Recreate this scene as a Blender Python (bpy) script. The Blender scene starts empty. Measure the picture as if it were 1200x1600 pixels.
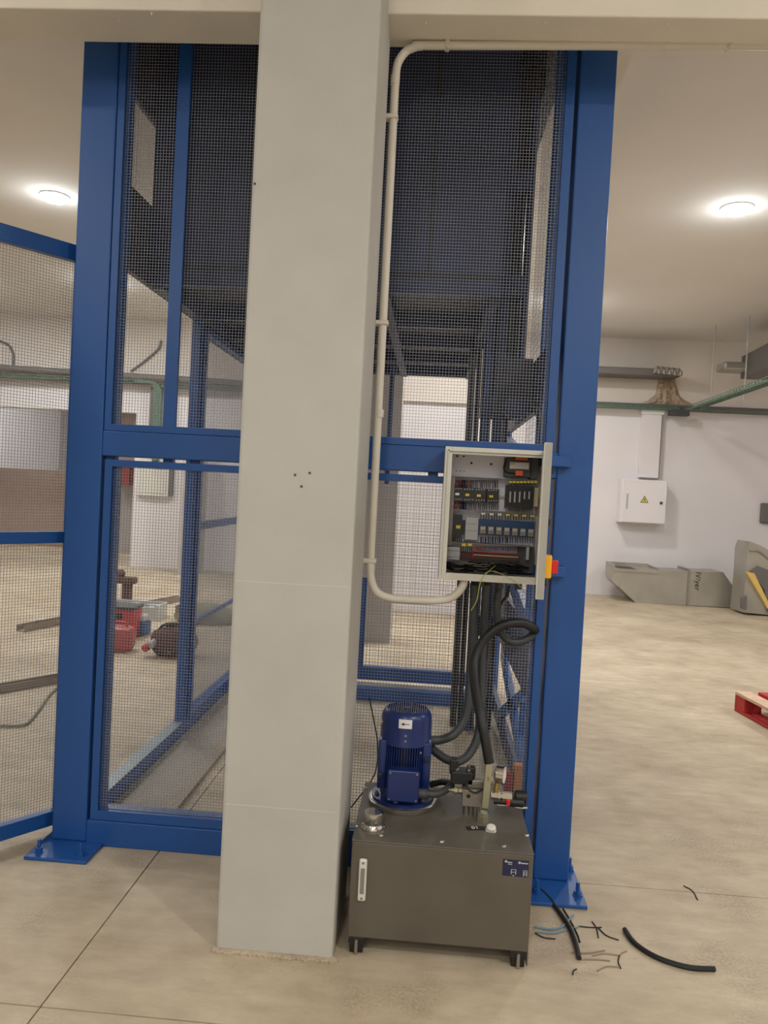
import bpy, bmesh, math, random
from mathutils import Vector, Matrix
random.seed(7)
PI = math.pi
S = bpy.context.scene
COL = S.collection

# ------------------------------------------------------------------ camera
F, YAW, PITCH, ROLL, EYE = 1200.0, math.radians(3.5), math.radians(-1.6), math.radians(3.0), 1.5
fwd = Vector((-math.sin(YAW)*math.cos(PITCH), math.cos(YAW)*math.cos(PITCH), math.sin(PITCH)))
r0 = Vector((math.cos(YAW), math.sin(YAW), 0)); u0 = r0.cross(fwd)
RT = math.cos(ROLL)*r0 + math.sin(ROLL)*u0
UP = -math.sin(ROLL)*r0 + math.cos(ROLL)*u0
cam = bpy.data.objects.new('camera', bpy.data.cameras.new('camera'))
COL.objects.link(cam)
cam.matrix_world = Matrix(((RT.x, UP.x, -fwd.x, 0), (RT.y, UP.y, -fwd.y, 0), (RT.z, UP.z, -fwd.z, EYE), (0, 0, 0, 1)))
cam.data.sensor_fit = 'VERTICAL'; cam.data.sensor_height = 32.0; cam.data.lens = 32.0*F/1600.0
cam.data.clip_end = 100
S.camera = cam

# ------------------------------------------------------------------ world, exposure
w = bpy.data.worlds.new('world'); S.world = w; w.use_nodes = True
w.node_tree.nodes['Background'].inputs[0].default_value = (0.85, 0.9, 1.0, 1)
w.node_tree.nodes['Background'].inputs[1].default_value = 0.12
S.view_settings.view_transform = 'Standard'; S.view_settings.look = 'None'
S.view_settings.gamma = 1; S.view_settings.use_curve_mapping = False
S.view_settings.exposure = 0.15
LAMP_W, SIDE_W = 58.0, 4.5
CEIL = 4.13
LAMPS = [(-3.72, 7.15), (2.52, 6.95), (1.62, 10.4), (-1.7, 9.9), (-6.9, 10.4), (-7.6, 14.4), (-5.6, 16.8), (5.6, 6.9), (5.6, 3.4), (2.5, -0.4), (-3.7, 0.6), (-0.6, -1.9), (5.6, -0.4), (-3.7, -3.2), (2.5, -4.0), (-6.9, 3.4), (0.1, 7.9), (-4.6, 10.2), (-0.6, -5.4), (1.6, -7.6), (-2.4, -8.2)]  # first two are seen; the rest unseen, most added to brighten walls and cabinet

# ------------------------------------------------------------------ helpers
def ray(px, py):
    return fwd + RT*((px-600)/F) - UP*((py-800)/F)
def at(px, py, Y):                       # a point of the photograph on the plane y = Y
    d = ray(px, py); t = Y/d.y
    return Vector((0, 0, EYE)) + d*t
def atz(px, py, z=0.0):                  # ... on the plane z
    d = ray(px, py); t = (z-EYE)/d.z
    return Vector((0, 0, EYE)) + d*t
def lin(c):
    return tuple(((v/255.0)/12.92 if v/255.0 <= 0.04045 else ((v/255.0+0.055)/1.055)**2.4) for v in c) + (1,)

def mat(name, rgb, rough=0.6, metal=0.0, var=0.0, scale=8.0, bump=0.0, bscale=60.0, spec=0.5, emit=0, coat=0.0, rvar=0.0, rgb2=None):
    m = bpy.data.materials.new(name); m.use_nodes = True
    nt = m.node_tree; b = nt.nodes['Principled BSDF']
    b.inputs['Base Color'].default_value = lin(rgb); b.inputs['Roughness'].default_value = rough
    b.inputs['Metallic'].default_value = metal; b.inputs['Specular IOR Level'].default_value = spec
    if coat: b.inputs['Coat Weight'].default_value = coat; b.inputs['Coat Roughness'].default_value = 0.15
    tc = nt.nodes.new('ShaderNodeTexCoord')
    if var or rgb2:
        n = nt.nodes.new('ShaderNodeTexNoise'); n.inputs['Scale'].default_value = scale; n.inputs['Detail'].default_value = 6
        nt.links.new(tc.outputs['Object'], n.inputs['Vector'])
        r = nt.nodes.new('ShaderNodeValToRGB'); r.color_ramp.elements[0].position = 0.32; r.color_ramp.elements[1].position = 0.68
        c = lin(rgb); c2 = lin(rgb2) if rgb2 else c
        r.color_ramp.elements[0].color = tuple(min(1, v*(1-var)) for v in c[:3]) + (1,)
        r.color_ramp.elements[1].color = tuple(min(1, v*(1+var)) for v in c2[:3]) + (1,)
        nt.links.new(n.outputs['Fac'], r.inputs['Fac']); nt.links.new(r.outputs['Color'], b.inputs['Base Color'])
        if rvar:
            mr = nt.nodes.new('ShaderNodeMapRange'); mr.inputs['To Min'].default_value = rough-rvar; mr.inputs['To Max'].default_value = rough+rvar
            nt.links.new(n.outputs['Fac'], mr.inputs['Value']); nt.links.new(mr.outputs['Result'], b.inputs['Roughness'])
    if bump:
        n2 = nt.nodes.new('ShaderNodeTexNoise'); n2.inputs['Scale'].default_value = bscale; n2.inputs['Detail'].default_value = 4
        nt.links.new(tc.outputs['Object'], n2.inputs['Vector'])
        bp = nt.nodes.new('ShaderNodeBump'); bp.inputs['Strength'].default_value = bump; bp.inputs['Distance'].default_value = 0.004
        nt.links.new(n2.outputs['Fac'], bp.inputs['Height']); nt.links.new(bp.outputs['Normal'], b.inputs['Normal'])
    if emit:
        b.inputs['Emission Color'].default_value = lin((245, 252, 255)); b.inputs['Emission Strength'].default_value = emit
    return m

def floor_mat():
    m = bpy.data.materials.new('screed_concrete'); m.use_nodes = True
    nt = m.node_tree; N = nt.nodes; L = nt.links; b = N['Principled BSDF']
    g = N.new('ShaderNodeNewGeometry')
    def noise(s, d=5, rough=0.55, stretch=None):
        n = N.new('ShaderNodeTexNoise'); n.inputs['Scale'].default_value = s; n.inputs['Detail'].default_value = d; n.inputs['Roughness'].default_value = rough
        if stretch:
            mp = N.new('ShaderNodeMapping'); mp.inputs['Scale'].default_value = stretch; L.new(g.outputs['Position'], mp.inputs['Vector']); L.new(mp.outputs['Vector'], n.inputs['Vector'])
        else: L.new(g.outputs['Position'], n.inputs['Vector'])
        return n
    def ramp(n, p0, p1, c0, c1):
        r = N.new('ShaderNodeValToRGB'); r.color_ramp.elements[0].position = p0; r.color_ramp.elements[1].position = p1
        r.color_ramp.elements[0].color = c0; r.color_ramp.elements[1].color = c1; L.new(n.outputs['Fac'], r.inputs['Fac']); return r
    def mix(a, bb, f=1.0, mode='MULTIPLY'):
        x = N.new('ShaderNodeMix'); x.data_type = 'RGBA'; x.blend_type = mode; x.inputs['Factor'].default_value = f
        L.new(a, x.inputs[6]); L.new(bb, x.inputs[7]); return x.outputs[2]
    big = ramp(noise(1.3, 6), 0.3, 0.7, lin((178, 161, 136)), lin((206, 192, 167)))
    mid = ramp(noise(6, 6, 0.65, (1, 2.2, 1)), 0.35, 0.65, (0.80, 0.79, 0.78, 1), (1, 1, 1, 1))
    fine = ramp(noise(95, 3, 0.7), 0.36, 0.6, (0.72, 0.70, 0.68, 1), (1, 1, 1, 1))
    v = N.new('ShaderNodeTexVoronoi'); v.inputs['Scale'].default_value = 26; L.new(g.outputs['Position'], v.inputs['Vector'])
    sp = N.new('ShaderNodeValToRGB'); sp.color_ramp.elements[0].position = 0.03; sp.color_ramp.elements[1].position = 0.09
    sp.color_ramp.elements[0].color = (0.45, 0.42, 0.38, 1); sp.color_ramp.elements[1].color = (1, 1, 1, 1); L.new(v.outputs['Distance'], sp.inputs['Fac'])
    msk = ramp(noise(2.1, 2), 0.5, 0.62, (0, 0, 0, 1), (1, 1, 1, 1))
    c = mix(big.outputs[0], mid.outputs[0]); 
    x = N.new('ShaderNodeMix'); x.data_type = 'RGBA'; x.blend_type = 'MULTIPLY'; L.new(msk.outputs[0], x.inputs[0]); L.new(c, x.inputs[6]); L.new(fine.outputs[0], x.inputs[7])
    c = mix(x.outputs[2], sp.outputs[0], 0.5)
    L.new(c, b.inputs['Base Color'])
    rr = N.new('ShaderNodeMapRange'); rr.inputs['To Min'].default_value = 0.38; rr.inputs['To Max'].default_value = 0.75
    L.new(noise(3, 4).outputs['Fac'], rr.inputs['Value']); L.new(rr.outputs['Result'], b.inputs['Roughness'])
    bp = N.new('ShaderNodeBump'); bp.inputs['Strength'].default_value = 0.25; bp.inputs['Distance'].default_value = 0.003
    L.new(noise(70, 4, 0.7).outputs['Fac'], bp.inputs['Height']); L.new(bp.outputs['Normal'], b.inputs['Normal'])
    return m

M = dict(
    floor=floor_mat(),
    joint=mat('joint_dark', (112, 100, 84), 0.95),
    pillar=mat('pillar_paint', (186, 184, 176), 0.7, var=0.05, scale=3, bump=0.35, bscale=18),
    beam=mat('beam_concrete', (226, 220, 206), 0.8, var=0.06, scale=2.5, bump=0.4, bscale=12),
    ceil=mat('ceiling_paint', (226, 222, 216), 0.85, var=0.03, scale=0.8),
    wall=mat('wall_plaster', (226, 222, 224), 0.85, var=0.035, scale=0.9, bump=0.2, bscale=8),
    upper=mat('wall_band', (218, 210, 202), 0.85, var=0.06, scale=1.2),
    recess=mat('recess_wall', (178, 172, 168), 0.9, var=0.05),
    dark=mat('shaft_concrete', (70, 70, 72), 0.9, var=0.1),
    blue=mat('blue_paint', (28, 80, 148), 0.36, var=0.03, scale=3, bump=0.03, bscale=40, rvar=0.05),
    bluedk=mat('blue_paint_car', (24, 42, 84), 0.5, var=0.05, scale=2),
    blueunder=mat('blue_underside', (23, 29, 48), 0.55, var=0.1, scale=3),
    galv=mat('galvanised_wire', (140, 144, 152), 0.5, 0.3),
    wiredark=mat('mesh_wire_far', (120, 120, 120), 0.5, 0.6),
    pvc=mat('pvc_conduit', (212, 206, 192), 0.4),
    enc=mat('enclosure_grey', (212, 210, 200), 0.4),
    plate=mat('zinc_plate', (236, 236, 246), 0.45, 0.1, var=0.03),
    trunk=mat('slotted_trunking', (130, 124, 118), 0.6),
    black=mat('black_plastic', (26, 27, 28), 0.45),
    blackhose=mat('black_rubber', (24, 25, 26), 0.5, bump=0.1, bscale=200),
    greyhose=mat('corrugated_conduit', (58, 62, 64), 0.5),
    relay=mat('relay_blue', (28, 66, 108), 0.45),
    white=mat('white_label', (222, 222, 222), 0.6),
    greyl=mat('light_grey', (176, 178, 180), 0.5),
    yellow=mat('yellow_tag', (214, 196, 60), 0.6),
    orange=mat('orange_terminal', (226, 96, 34), 0.5),
    swy=mat('switch_yellow', (240, 178, 32), 0.35),
    red=mat('switch_red', (206, 34, 30), 0.35),
    redterm=mat('terminal_red', (160, 60, 50), 0.5),
    redwire=mat('red_wire', (170, 36, 40), 0.5),
    bluewire=mat('blue_wire', (40, 60, 120), 0.5),
    beige=mat('terminal_beige', (196, 180, 150), 0.6),
    tank=mat('tank_grey', (92, 86, 76), 0.42, var=0.09, scale=7, bump=0.05, rvar=0.08),
    motor=mat('motor_blue', (21, 42, 98), 0.32, var=0.04),
    motordk=mat('motor_fins', (14, 26, 62), 0.45),
    chrome=mat('chrome', (215, 212, 205), 0.16, 1.0),
    steel=mat('steel', (165, 162, 152), 0.32, 0.9, var=0.08, scale=30),
    zinc=mat('zinc_plated', (178, 176, 150), 0.34, 0.8),
    steelblock=mat('valve_block', (150, 144, 134), 0.4, 0.6),
    gauge=mat('gauge_face', (235, 235, 228), 0.4),
    labelblue=mat('label_blue', (30, 34, 70), 0.4),
    ductm=mat('galvanised_duct', (172, 168, 158), 0.38, 0.55, var=0.09, scale=3, rvar=0.08),
    ductdk=mat('duct_grey', (112, 108, 106), 0.6, 0.2),
    green=mat('green_tray', (104, 128, 112), 0.6, 0.2, var=0.15, scale=20),
    stain=mat('expanding_foam', (178, 158, 136), 0.95, var=0.14, scale=6),
    brown=mat('brown_board', (170, 150, 138), 0.8, var=0.05),
    redpal=mat('red_pallet_paint', (176, 46, 42), 0.7, var=0.15, scale=20),
    wood=mat('worn_wood', (206, 176, 150), 0.8, var=0.12, scale=18),
    redcase=mat('red_case', (186, 50, 58), 0.5), redcan=mat('red_canister', (176, 74, 72), 0.5, var=0.08),
    bluecase=mat('blue_case', (46, 84, 140), 0.5), bag=mat('brown_bag', (86, 60, 50), 0.85, var=0.2, scale=25),
    clothg=mat('olive_cloth', (136, 134, 110), 0.9, var=0.15, scale=15),
    plastic=mat('clear_crate', (196, 198, 194), 0.35), bar=mat('steel_bar', (150, 137, 120), 0.55, 0.3),
    greenw=mat('green_yellow_wire', (176, 184, 96), 0.5), brass=mat('brass', (190, 160, 90), 0.35, 0.8),
    lamp=mat('lamp_diffuser', (255, 255, 255), 0.5, emit=30), lightblue=mat('light_blue_cable', (112, 136, 150), 0.5),
    foamyellow=mat('yellow_insulation', (222, 190, 110), 0.9), dgrey=mat('dark_grey', (70, 70, 72), 0.6),
    sill=mat('sill_sheen', (136, 152, 164), 0.35, 0.2, var=0.06),  # glossy reflection on the sill top, painted as a lighter blue-grey
    orangeblk=mat('dull_orange', (196, 122, 70), 0.6),
    pitplate=mat('pit_plate', (150, 142, 132), 0.6, 0.2, var=0.06),
)

class MB:
    def __init__(s): s.b = bmesh.new()
    def box(s, x0, x1, y0, y1, z0, z1, bev=0.0):
        t = bmesh.new()
        v = [t.verts.new(p) for p in ((x0,y0,z0),(x1,y0,z0),(x1,y1,z0),(x0,y1,z0),(x0,y0,z1),(x1,y0,z1),(x1,y1,z1),(x0,y1,z1))]
        for f in ((3,2,1,0),(4,5,6,7),(0,1,5,4),(1,2,6,5),(2,3,7,6),(3,0,4,7)): t.faces.new([v[i] for i in f])
        if bev:
            bmesh.ops.bevel(t, geom=t.edges[:], offset=bev, segments=2, affect='EDGES', profile=0.5)
        s._add(t); return s
    def _add(s, t, mtx=None):
        if mtx is not None: bmesh.ops.transform(t, matrix=mtx, verts=t.verts[:])
        me = bpy.data.meshes.new('tmp'); t.to_mesh(me); t.free(); s.b.from_mesh(me); bpy.data.meshes.remove(me)
    def obox(s, c, size, rot=None, bev=0.0):      # oriented box, centre, size, rotation matrix
        t = MB(); t.box(-size[0]/2, size[0]/2, -size[1]/2, size[1]/2, -size[2]/2, size[2]/2, bev)
        mt = Matrix.Translation(Vector(c)) @ (rot.to_4x4() if rot is not None else Matrix.Identity(4))
        s._add(t.b, mt); return s
    def wire(s, p0, p1, r, n=4):
        p0, p1 = Vector(p0), Vector(p1); d = (p1-p0).normalized()
        a = Vector((0,0,1)) if abs(d.z) < 0.9 else Vector((1,0,0))
        u = d.cross(a).normalized(); v = d.cross(u)
        ra, rb = [], []
        for i in range(n):
            an = 2*PI*(i+0.5)/n; o = (u*math.cos(an)+v*math.sin(an))*r
            ra.append(s.b.verts.new(p0+o)); rb.append(s.b.verts.new(p1+o))
        for i in range(n): s.b.faces.new((ra[i], rb[i], rb[(i+1)%n], ra[(i+1)%n]))
        s.b.faces.new(ra); s.b.faces.new(rb[::-1]); return s
    def cyl(s, p0, p1, r, n=20, r1=None):
        p0, p1 = Vector(p0), Vector(p1)
        return s.lathe(p0, (p1-p0).normalized(), [(r, 0), (r if r1 is None else r1, (p1-p0).length)], n)
    def lathe(s, o, d, prof, n=24):
        o, d = Vector(o), Vector(d).normalized()
        a = Vector((0,0,1)) if abs(d.z) < 0.9 else Vector((1,0,0))
        u = d.cross(a).normalized(); v = d.cross(u); rings = []
        for r, h in prof:
            rings.append([s.b.verts.new(o+d*h+(u*math.cos(2*PI*i/n)+v*math.sin(2*PI*i/n))*max(r, 1e-5)) for i in range(n)])
        for k in range(len(rings)-1):
            for i in range(n):
                s.b.faces.new((rings[k][i], rings[k+1][i], rings[k+1][(i+1)%n], rings[k][(i+1)%n]))
        s.b.faces.new(rings[0]); s.b.faces.new(rings[-1][::-1]); return s
    def tube(s, pts, r, n=10, smooth=4, rib=0.0):
        pts = [Vector(p) for p in pts]
        if smooth > 1 and len(pts) > 2:
            q = [pts[0]*2-pts[1]] + pts + [pts[-1]*2-pts[-2]]; out = []
            for i in range(1, len(q)-2):
                for k in range(smooth):
                    t = k/smooth; a, b, c, d = q[i-1], q[i], q[i+1], q[i+2]
                    out.append(0.5*((2*b)+(c-a)*t+(2*a-5*b+4*c-d)*t*t+(3*b-a-3*c+d)*t**3))
            out.append(pts[-1]); pts = out
        prev = None; rings = []
        for i, p in enumerate(pts):
            d = (pts[min(i+1, len(pts)-1)]-pts[max(i-1, 0)]).normalized()
            if prev is None:
                a = Vector((0,0,1)) if abs(d.z) < 0.9 else Vector((1,0,0)); u = d.cross(a).normalized()
            else:
                u = (prev - d*prev.dot(d)).normalized()
            prev = u; v = d.cross(u); rr = r*(1+rib*(1 if i % 2 else -1))
            rings.append([s.b.verts.new(p+(u*math.cos(2*PI*k/n)+v*math.sin(2*PI*k/n))*rr) for k in range(n)])
        for a, b in zip(rings, rings[1:]):
            for k in range(n): s.b.faces.new((a[k], b[k], b[(k+1)%n], a[(k+1)%n]))
        s.b.faces.new(rings[0]); s.b.faces.new(rings[-1][::-1]); return s
    def prism(s, poly, ext):
        ext = Vector(ext); a = [s.b.verts.new(Vector(p)) for p in poly]; b = [s.b.verts.new(Vector(p)+ext) for p in poly]
        s.b.faces.new(a); s.b.faces.new(b[::-1]); n = len(a)
        for i in range(n): s.b.faces.new((a[i], b[i], b[(i+1)%n], a[(i+1)%n]))
        return s
    def rotz(s, ang, c):
        bmesh.ops.transform(s.b, matrix=Matrix.Translation(Vector(c)) @ Matrix.Rotation(ang, 4, 'Z') @ Matrix.Translation(-Vector(c)), verts=s.b.verts[:]); return s
    def build(s, name, m, parent=None, label=None, kind=None, smooth=False):
        bmesh.ops.recalc_face_normals(s.b, faces=s.b.faces[:])
        me = bpy.data.meshes.new(name)
        loc = wl(parent) if parent else None
        if parent is None:
            xs = [v.co for v in s.b.verts]; c = Vector((sum(v.x for v in xs)/len(xs), sum(v.y for v in xs)/len(xs), min(v.z for v in xs)))
            loc = c
        bmesh.ops.translate(s.b, vec=-loc, verts=s.b.verts[:])
        s.b.to_mesh(me); s.b.free(); me.materials.append(M[m] if isinstance(m, str) else m)
        if smooth:
            for p in me.polygons: p.use_smooth = True
            try: me.set_sharp_from_angle(angle=math.radians(38))
            except Exception: pass
        o = bpy.data.objects.new(name, me); COL.objects.link(o)
        if parent: o.parent = parent
        else: o.location = loc
        if label: o['label'] = label
        if kind: o['kind'] = kind
        return o
def wl(o):
    v = Vector((0,0,0))
    while o: v = v + Vector(o.location); o = o.parent
    return v
def thing(name, loc, label, cat, group=None):
    o = bpy.data.objects.new(name, None); COL.objects.link(o); o.location = loc; o.empty_display_size = 0.1
    o['label'] = label; o['category'] = cat
    if group: o['group'] = group
    return o
def tag(o, label, cat, group=None):
    o['label'] = label; o['category'] = cat
    if group: o['group'] = group
    return o
def struct(mb, name, m, parent=None, **k):
    o = mb.build(name, m, parent, **k)
    if parent is None: o['kind'] = 'structure'
    return o
def bx(*a, **k): return MB().box(*a, **k)
def text(name, body, size, loc, rot, m, parent, depth=0.0006):
    cu = bpy.data.curves.new(name, 'FONT'); cu.body = body; cu.size = size; cu.extrude = depth; cu.align_x = 'CENTER'; cu.align_y = 'CENTER'
    t = bpy.data.objects.new(name, cu); COL.objects.link(t); dg = bpy.context.evaluated_depsgraph_get()
    me = bpy.data.meshes.new_from_object(t.evaluated_get(dg)); bpy.data.objects.remove(t)
    me.materials.append(M[m]); o = bpy.data.objects.new(name, me); COL.objects.link(o)
    o.parent = parent; o.location = Vector(loc) - wl(parent); o.rotation_euler = rot; return o

# ------------------------------------------------------------------ the setting
fl = bx(-14, 8, -10, 19, -0.16, -0.012).build('floor', 'joint'); fl['kind'] = 'structure'
g = 0.0026
for (x0, x1, y0, y1) in ((-14, -1.02, -10, 2.06), (-14, -1.02, 2.06, 19), (-1.02, 0.19, -10, 2.06), (0.19, 8, -10, 2.06), (-1.02, 8, 2.06, 3.025), (-1.02, 8, 3.025, 19)):
    bx(x0+g, x1-g, y0+g, y1-g, -0.0115, 0).build('floor_slab', 'floor', fl)

# ceiling, with the opening the lift passes through
c = MB(); ox0, ox1, oy0, oy1 = -1.75, 0.66, 2.86, 6.7
for r in ((-14, ox0, -10, 19), (ox1, 8, -10, 19), (ox0, ox1, -10, oy0), (ox0, ox1, oy1, 19)): c.box(r[0], r[1], r[2], r[3], CEIL, CEIL+0.35)
struct(c, 'ceiling', 'ceil')
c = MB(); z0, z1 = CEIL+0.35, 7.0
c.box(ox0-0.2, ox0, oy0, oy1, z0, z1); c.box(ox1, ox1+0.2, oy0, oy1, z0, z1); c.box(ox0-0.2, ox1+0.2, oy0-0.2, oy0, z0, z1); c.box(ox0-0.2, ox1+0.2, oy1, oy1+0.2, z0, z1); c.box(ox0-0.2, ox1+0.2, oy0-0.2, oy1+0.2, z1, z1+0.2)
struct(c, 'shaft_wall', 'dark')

struct(bx(0.66, 1.03, 2.9, 5.35, CEIL-0.03, CEIL), 'trim_1', 'beam')
struct(bx(-5.0, 8, 12.6, 12.85, 0, 3.0), 'wall_far', 'wall')
struct(bx(-14, 8, 12.55, 12.85, 3.0, CEIL), 'wall_far_upper', 'upper')
struct(bx(-14, -5.0, 12.6, 12.85, 2.58, 3.0), 'wall_far_lintel', 'wall')
struct(bx(-14, 0, 18, 18.2, 0, CEIL), 'wall_recess', 'recess')
struct(bx(-9.2, -9.0, 15.3, 18, 0, 3.0), 'wall_recess_side', 'wall')
struct(bx(8, 8.2, -10, 19, 0, CEIL), 'wall_right', 'wall')
struct(bx(-14.2, -14, -10, 19, 0, CEIL), 'wall_left', 'wall')
struct(bx(-14, 8, -10.2, -10, 0, CEIL), 'wall_back', 'wall')
w2 = struct(bx(-1.0, 0.75, 9.55, 9.75, 0, 2.62), 'wall_partition', 'wall')
struct(bx(-1.0, 0.75, 9.5, 9.8, 2.62, CEIL), 'wall_partition_upper', 'upper')
bx(-1.0, 0.75, 9.53, 9.56, 0, 0.03).build('skirting', 'upper', w2)

# near pillar and beam
p = MB().box(-0.613, -0.236, 2.39, 2.79, 0, CEIL, 0.010)
pil = struct(p, 'pillar_front', 'pillar')
for (px, py) in ((484, 739), (471, 760), (461, 742), (398, 287)):
    q = at(px, py, 2.3885)
    MB().cyl((q.x, 2.3895, q.z), (q.x, 2.3875, q.z), 0.004, 8).build('screw_hole', 'dgrey', pil)
for zz in (1.19, 0.475):
    bx(-0.604, -0.245, 2.3893, 2.40, zz, zz+0.0016).build('casting_line', 'enc', pil)
m_ = MB(); pts = []
for k in range(30):   # rough mortar foot
    a = k/29*0.37; m_.obox((-0.61+a, 2.390-0.004*random.random(), 0.002), (0.03, 0.02+0.016*random.random(), 0.008+0.008*random.random()), Matrix.Rotation(random.random(), 3, 'Z'), 0.003)
m_.build('mortar_foot', 'floor', pil)
be = MB().box(-14, 8, 2.645, 2.845, 3.118, CEIL, 0.006)
bo = struct(be, 'beam_front', 'beam')
for (px, py) in ((12, 32), (185, 32), (232, 12), (665, 35), (852, 34), (1043, 36), (905, 56)):
    q = atz(px, py, 3.118)
    MB().lathe((q.x, max(2.66, q.y), 3.119), (0, 0, -1), [(0.004, 0), (0.003, 0.006), (0.001, 0.01)], 8).build('form_nail', 'beam', bo)
struct(bx(-0.638, -0.338, 7.51, 7.81, 0, CEIL), 'pillar_rear', 'recess')

# ------------------------------------------------------------------ lift enclosure
enc = thing('lift_enclosure', (-0.43, 4.4, 0), 'tall blue steel lift shaft frame with woven wire mesh panels behind the pillar', 'lift shaft')
def bolt(x, y, z, par, m='blue', r=0.011):
    b = MB().lathe((x, y, z), (0, 0, 1), [(r*1.5, 0), (r*1.5, 0.004), (r*1.2, 0.004), (r*1.2, 0.018), (r*0.62, 0.018), (r*0.62, 0.048), (r*0.5, 0.05)], 6)
    return b.build('anchor_bolt', m, par, smooth=False)
PT = 4.9
def post(x0, x1, y0, y1, z1=PT, plate=None):
    o = MB().box(x0, x1, y0, y1, 0.014, z1, 0.006).build('post', 'blue', enc)
    if plate:
        a, b, c_, d = plate
        MB().box(a, b, c_, d, 0.0, 0.014, 0.003).build('base_plate', 'blue', o)
    return o
pl = post(-1.468, -1.325, 3.0, 3.14, plate=(-1.50, -1.252, 2.845, 3.17))
for (x, y) in ((-1.462, 2.89), (-1.292, 2.885), (-1.485, 3.10), (-1.29, 3.13)): bolt(x, y, 0.014, pl)
pr = post(0.475, 0.612, 3.0, 3.14, plate=(0.44, 0.652, 2.825, 3.17))
for (x, y) in ((0.628, 2.90), (0.475, 2.90), (0.633, 3.10)): bolt(x, y, 0.014, pr, r=0.013)
post(-1.44, -1.385, 4.40, 4.46, 4.0); post(-1.44, -1.385, 5.90, 5.96, 4.0); post(0.50, 0.58, 5.88, 5.96, 4.0); post(0.515, 0.55, 3.98, 4.02, 4.0)
for (z0, z1) in ((0.0, 0.104), (1.581, 1.681)):
    MB().box(-1.325, 0.475, 3.0, 3.10, z0, z1, 0.004).build('crossbar', 'blue', enc)
def wires(mb, x0, x1, z0, z1, y, pitch=0.012, r=0.00098, axis='y'):
    def P3(a, z, o): return (a, y+o, z) if axis == 'y' else (y+o, a, z)
    n = int((x1-x0)/pitch)
    for i in range(n+1): mb.wire(P3(x0+i*pitch, z0, -r), P3(x0+i*pitch, z1, -r), r)
    n = int((z1-z0)/pitch)
    for i in range(n+1): mb.wire(P3(x0, z0+i*pitch, r), P3(x1, z0+i*pitch, r), r)
def panel(x0, x1, z0, z1, y, fx0, fx1, fz0, fz1, axis='y', mull=(), bk=0.012):
    def B(mb, a0, a1, c0, c1, d0, d1):
        if axis == 'y': mb.box(a0, a1, y+d0, y+d1, c0, c1)
        else: mb.box(y+d0, y+d1, a0, a1, c0, c1)
    def ring(wx0, wx1, wz0, wz1, d0, d1):
        m = MB(); B(m, x0, x0+wx0, z0, z1, d0, d1); B(m, x1-wx1, x1, z0, z1, d0, d1); B(m, x0+wx0, x1-wx1, z0, z0+wz0, d0, d1)
        if fz1: B(m, x0+wx0, x1-wx1, z1-wz1, z1, d0, d1)
        return m
    o = ring(fx0, fx1, fz0, fz1, 0, 0.016).build('panel_frame', 'blue', enc)
    ring(fx0+bk, fx1+bk, fz0, fz1, 0.022, 0.07).build('rear_flange', 'blue', o)
    ww = MB(); wires(ww, x0+fx0-0.01, x1-fx1+0.01, z0+fz0-0.01, z1-fz1 if fz1 else z1, y+0.019, axis=axis)
    ww.build('wire_mesh', 'galv', o, kind='stuff')
    for (a, b) in mull:
        q = MB(); B(q, a, b, z0+fz0, z1-fz1, 0, 0.016); q.build('mullion', 'blue', o)
    return o
panel(-1.322, 0.461, 1.683, 4.3, 3.006, 0.028, 0.034, 0.026, 0.0, mull=((-1.084, -1.033),))
lo = panel(-1.313, 0.461, 0.106, 1.567, 3.006, 0.030, 0.030, 0.038, 0.027)
for x in (-1.30, -1.065, -0.955, -0.55, -0.30, 0.0, 0.3, 0.44):
    bx(x-0.02, x+0.02, 3.03, 3.06, 1.564, 1.583).build('spacer', 'blue', lo)
# left flank: open bay with sill, header, then a fixed mesh bay
sb_ = bx(-1.445, -1.38, 3.14, 5.92, 0.012, 0.083).build('sill_beam', 'blue', enc)
bx(-1.445, -1.38, 3.14, 4.38, 0.083, 0.087).build('sill_sheen_cap', 'sill', sb_, label='pale top of the sill with its glossy sheen painted in')
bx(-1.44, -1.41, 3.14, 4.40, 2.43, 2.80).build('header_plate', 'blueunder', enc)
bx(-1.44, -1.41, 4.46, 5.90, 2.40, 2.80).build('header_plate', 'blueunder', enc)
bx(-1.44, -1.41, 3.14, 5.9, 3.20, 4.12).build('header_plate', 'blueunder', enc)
sp = panel(4.46, 5.90, 0.085, 2.40, -1.435, 0.03, 0.03, 0.03, 0.03, axis='x')
bx(-1.43, -1.39, 4.48, 5.88, 1.205, 1.25).build('midrail', 'blue', sp)
bx(-1.43, -1.40, 4.48, 5.88, 0.628, 0.645).build('midrail', 'blue', sp)
w_ = MB(); wires(w_, 3.15, 4.4, 2.80, 3.20, -1.425, axis='x'); w_.build('wire_mesh', 'galv', enc, kind='stuff')
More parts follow.
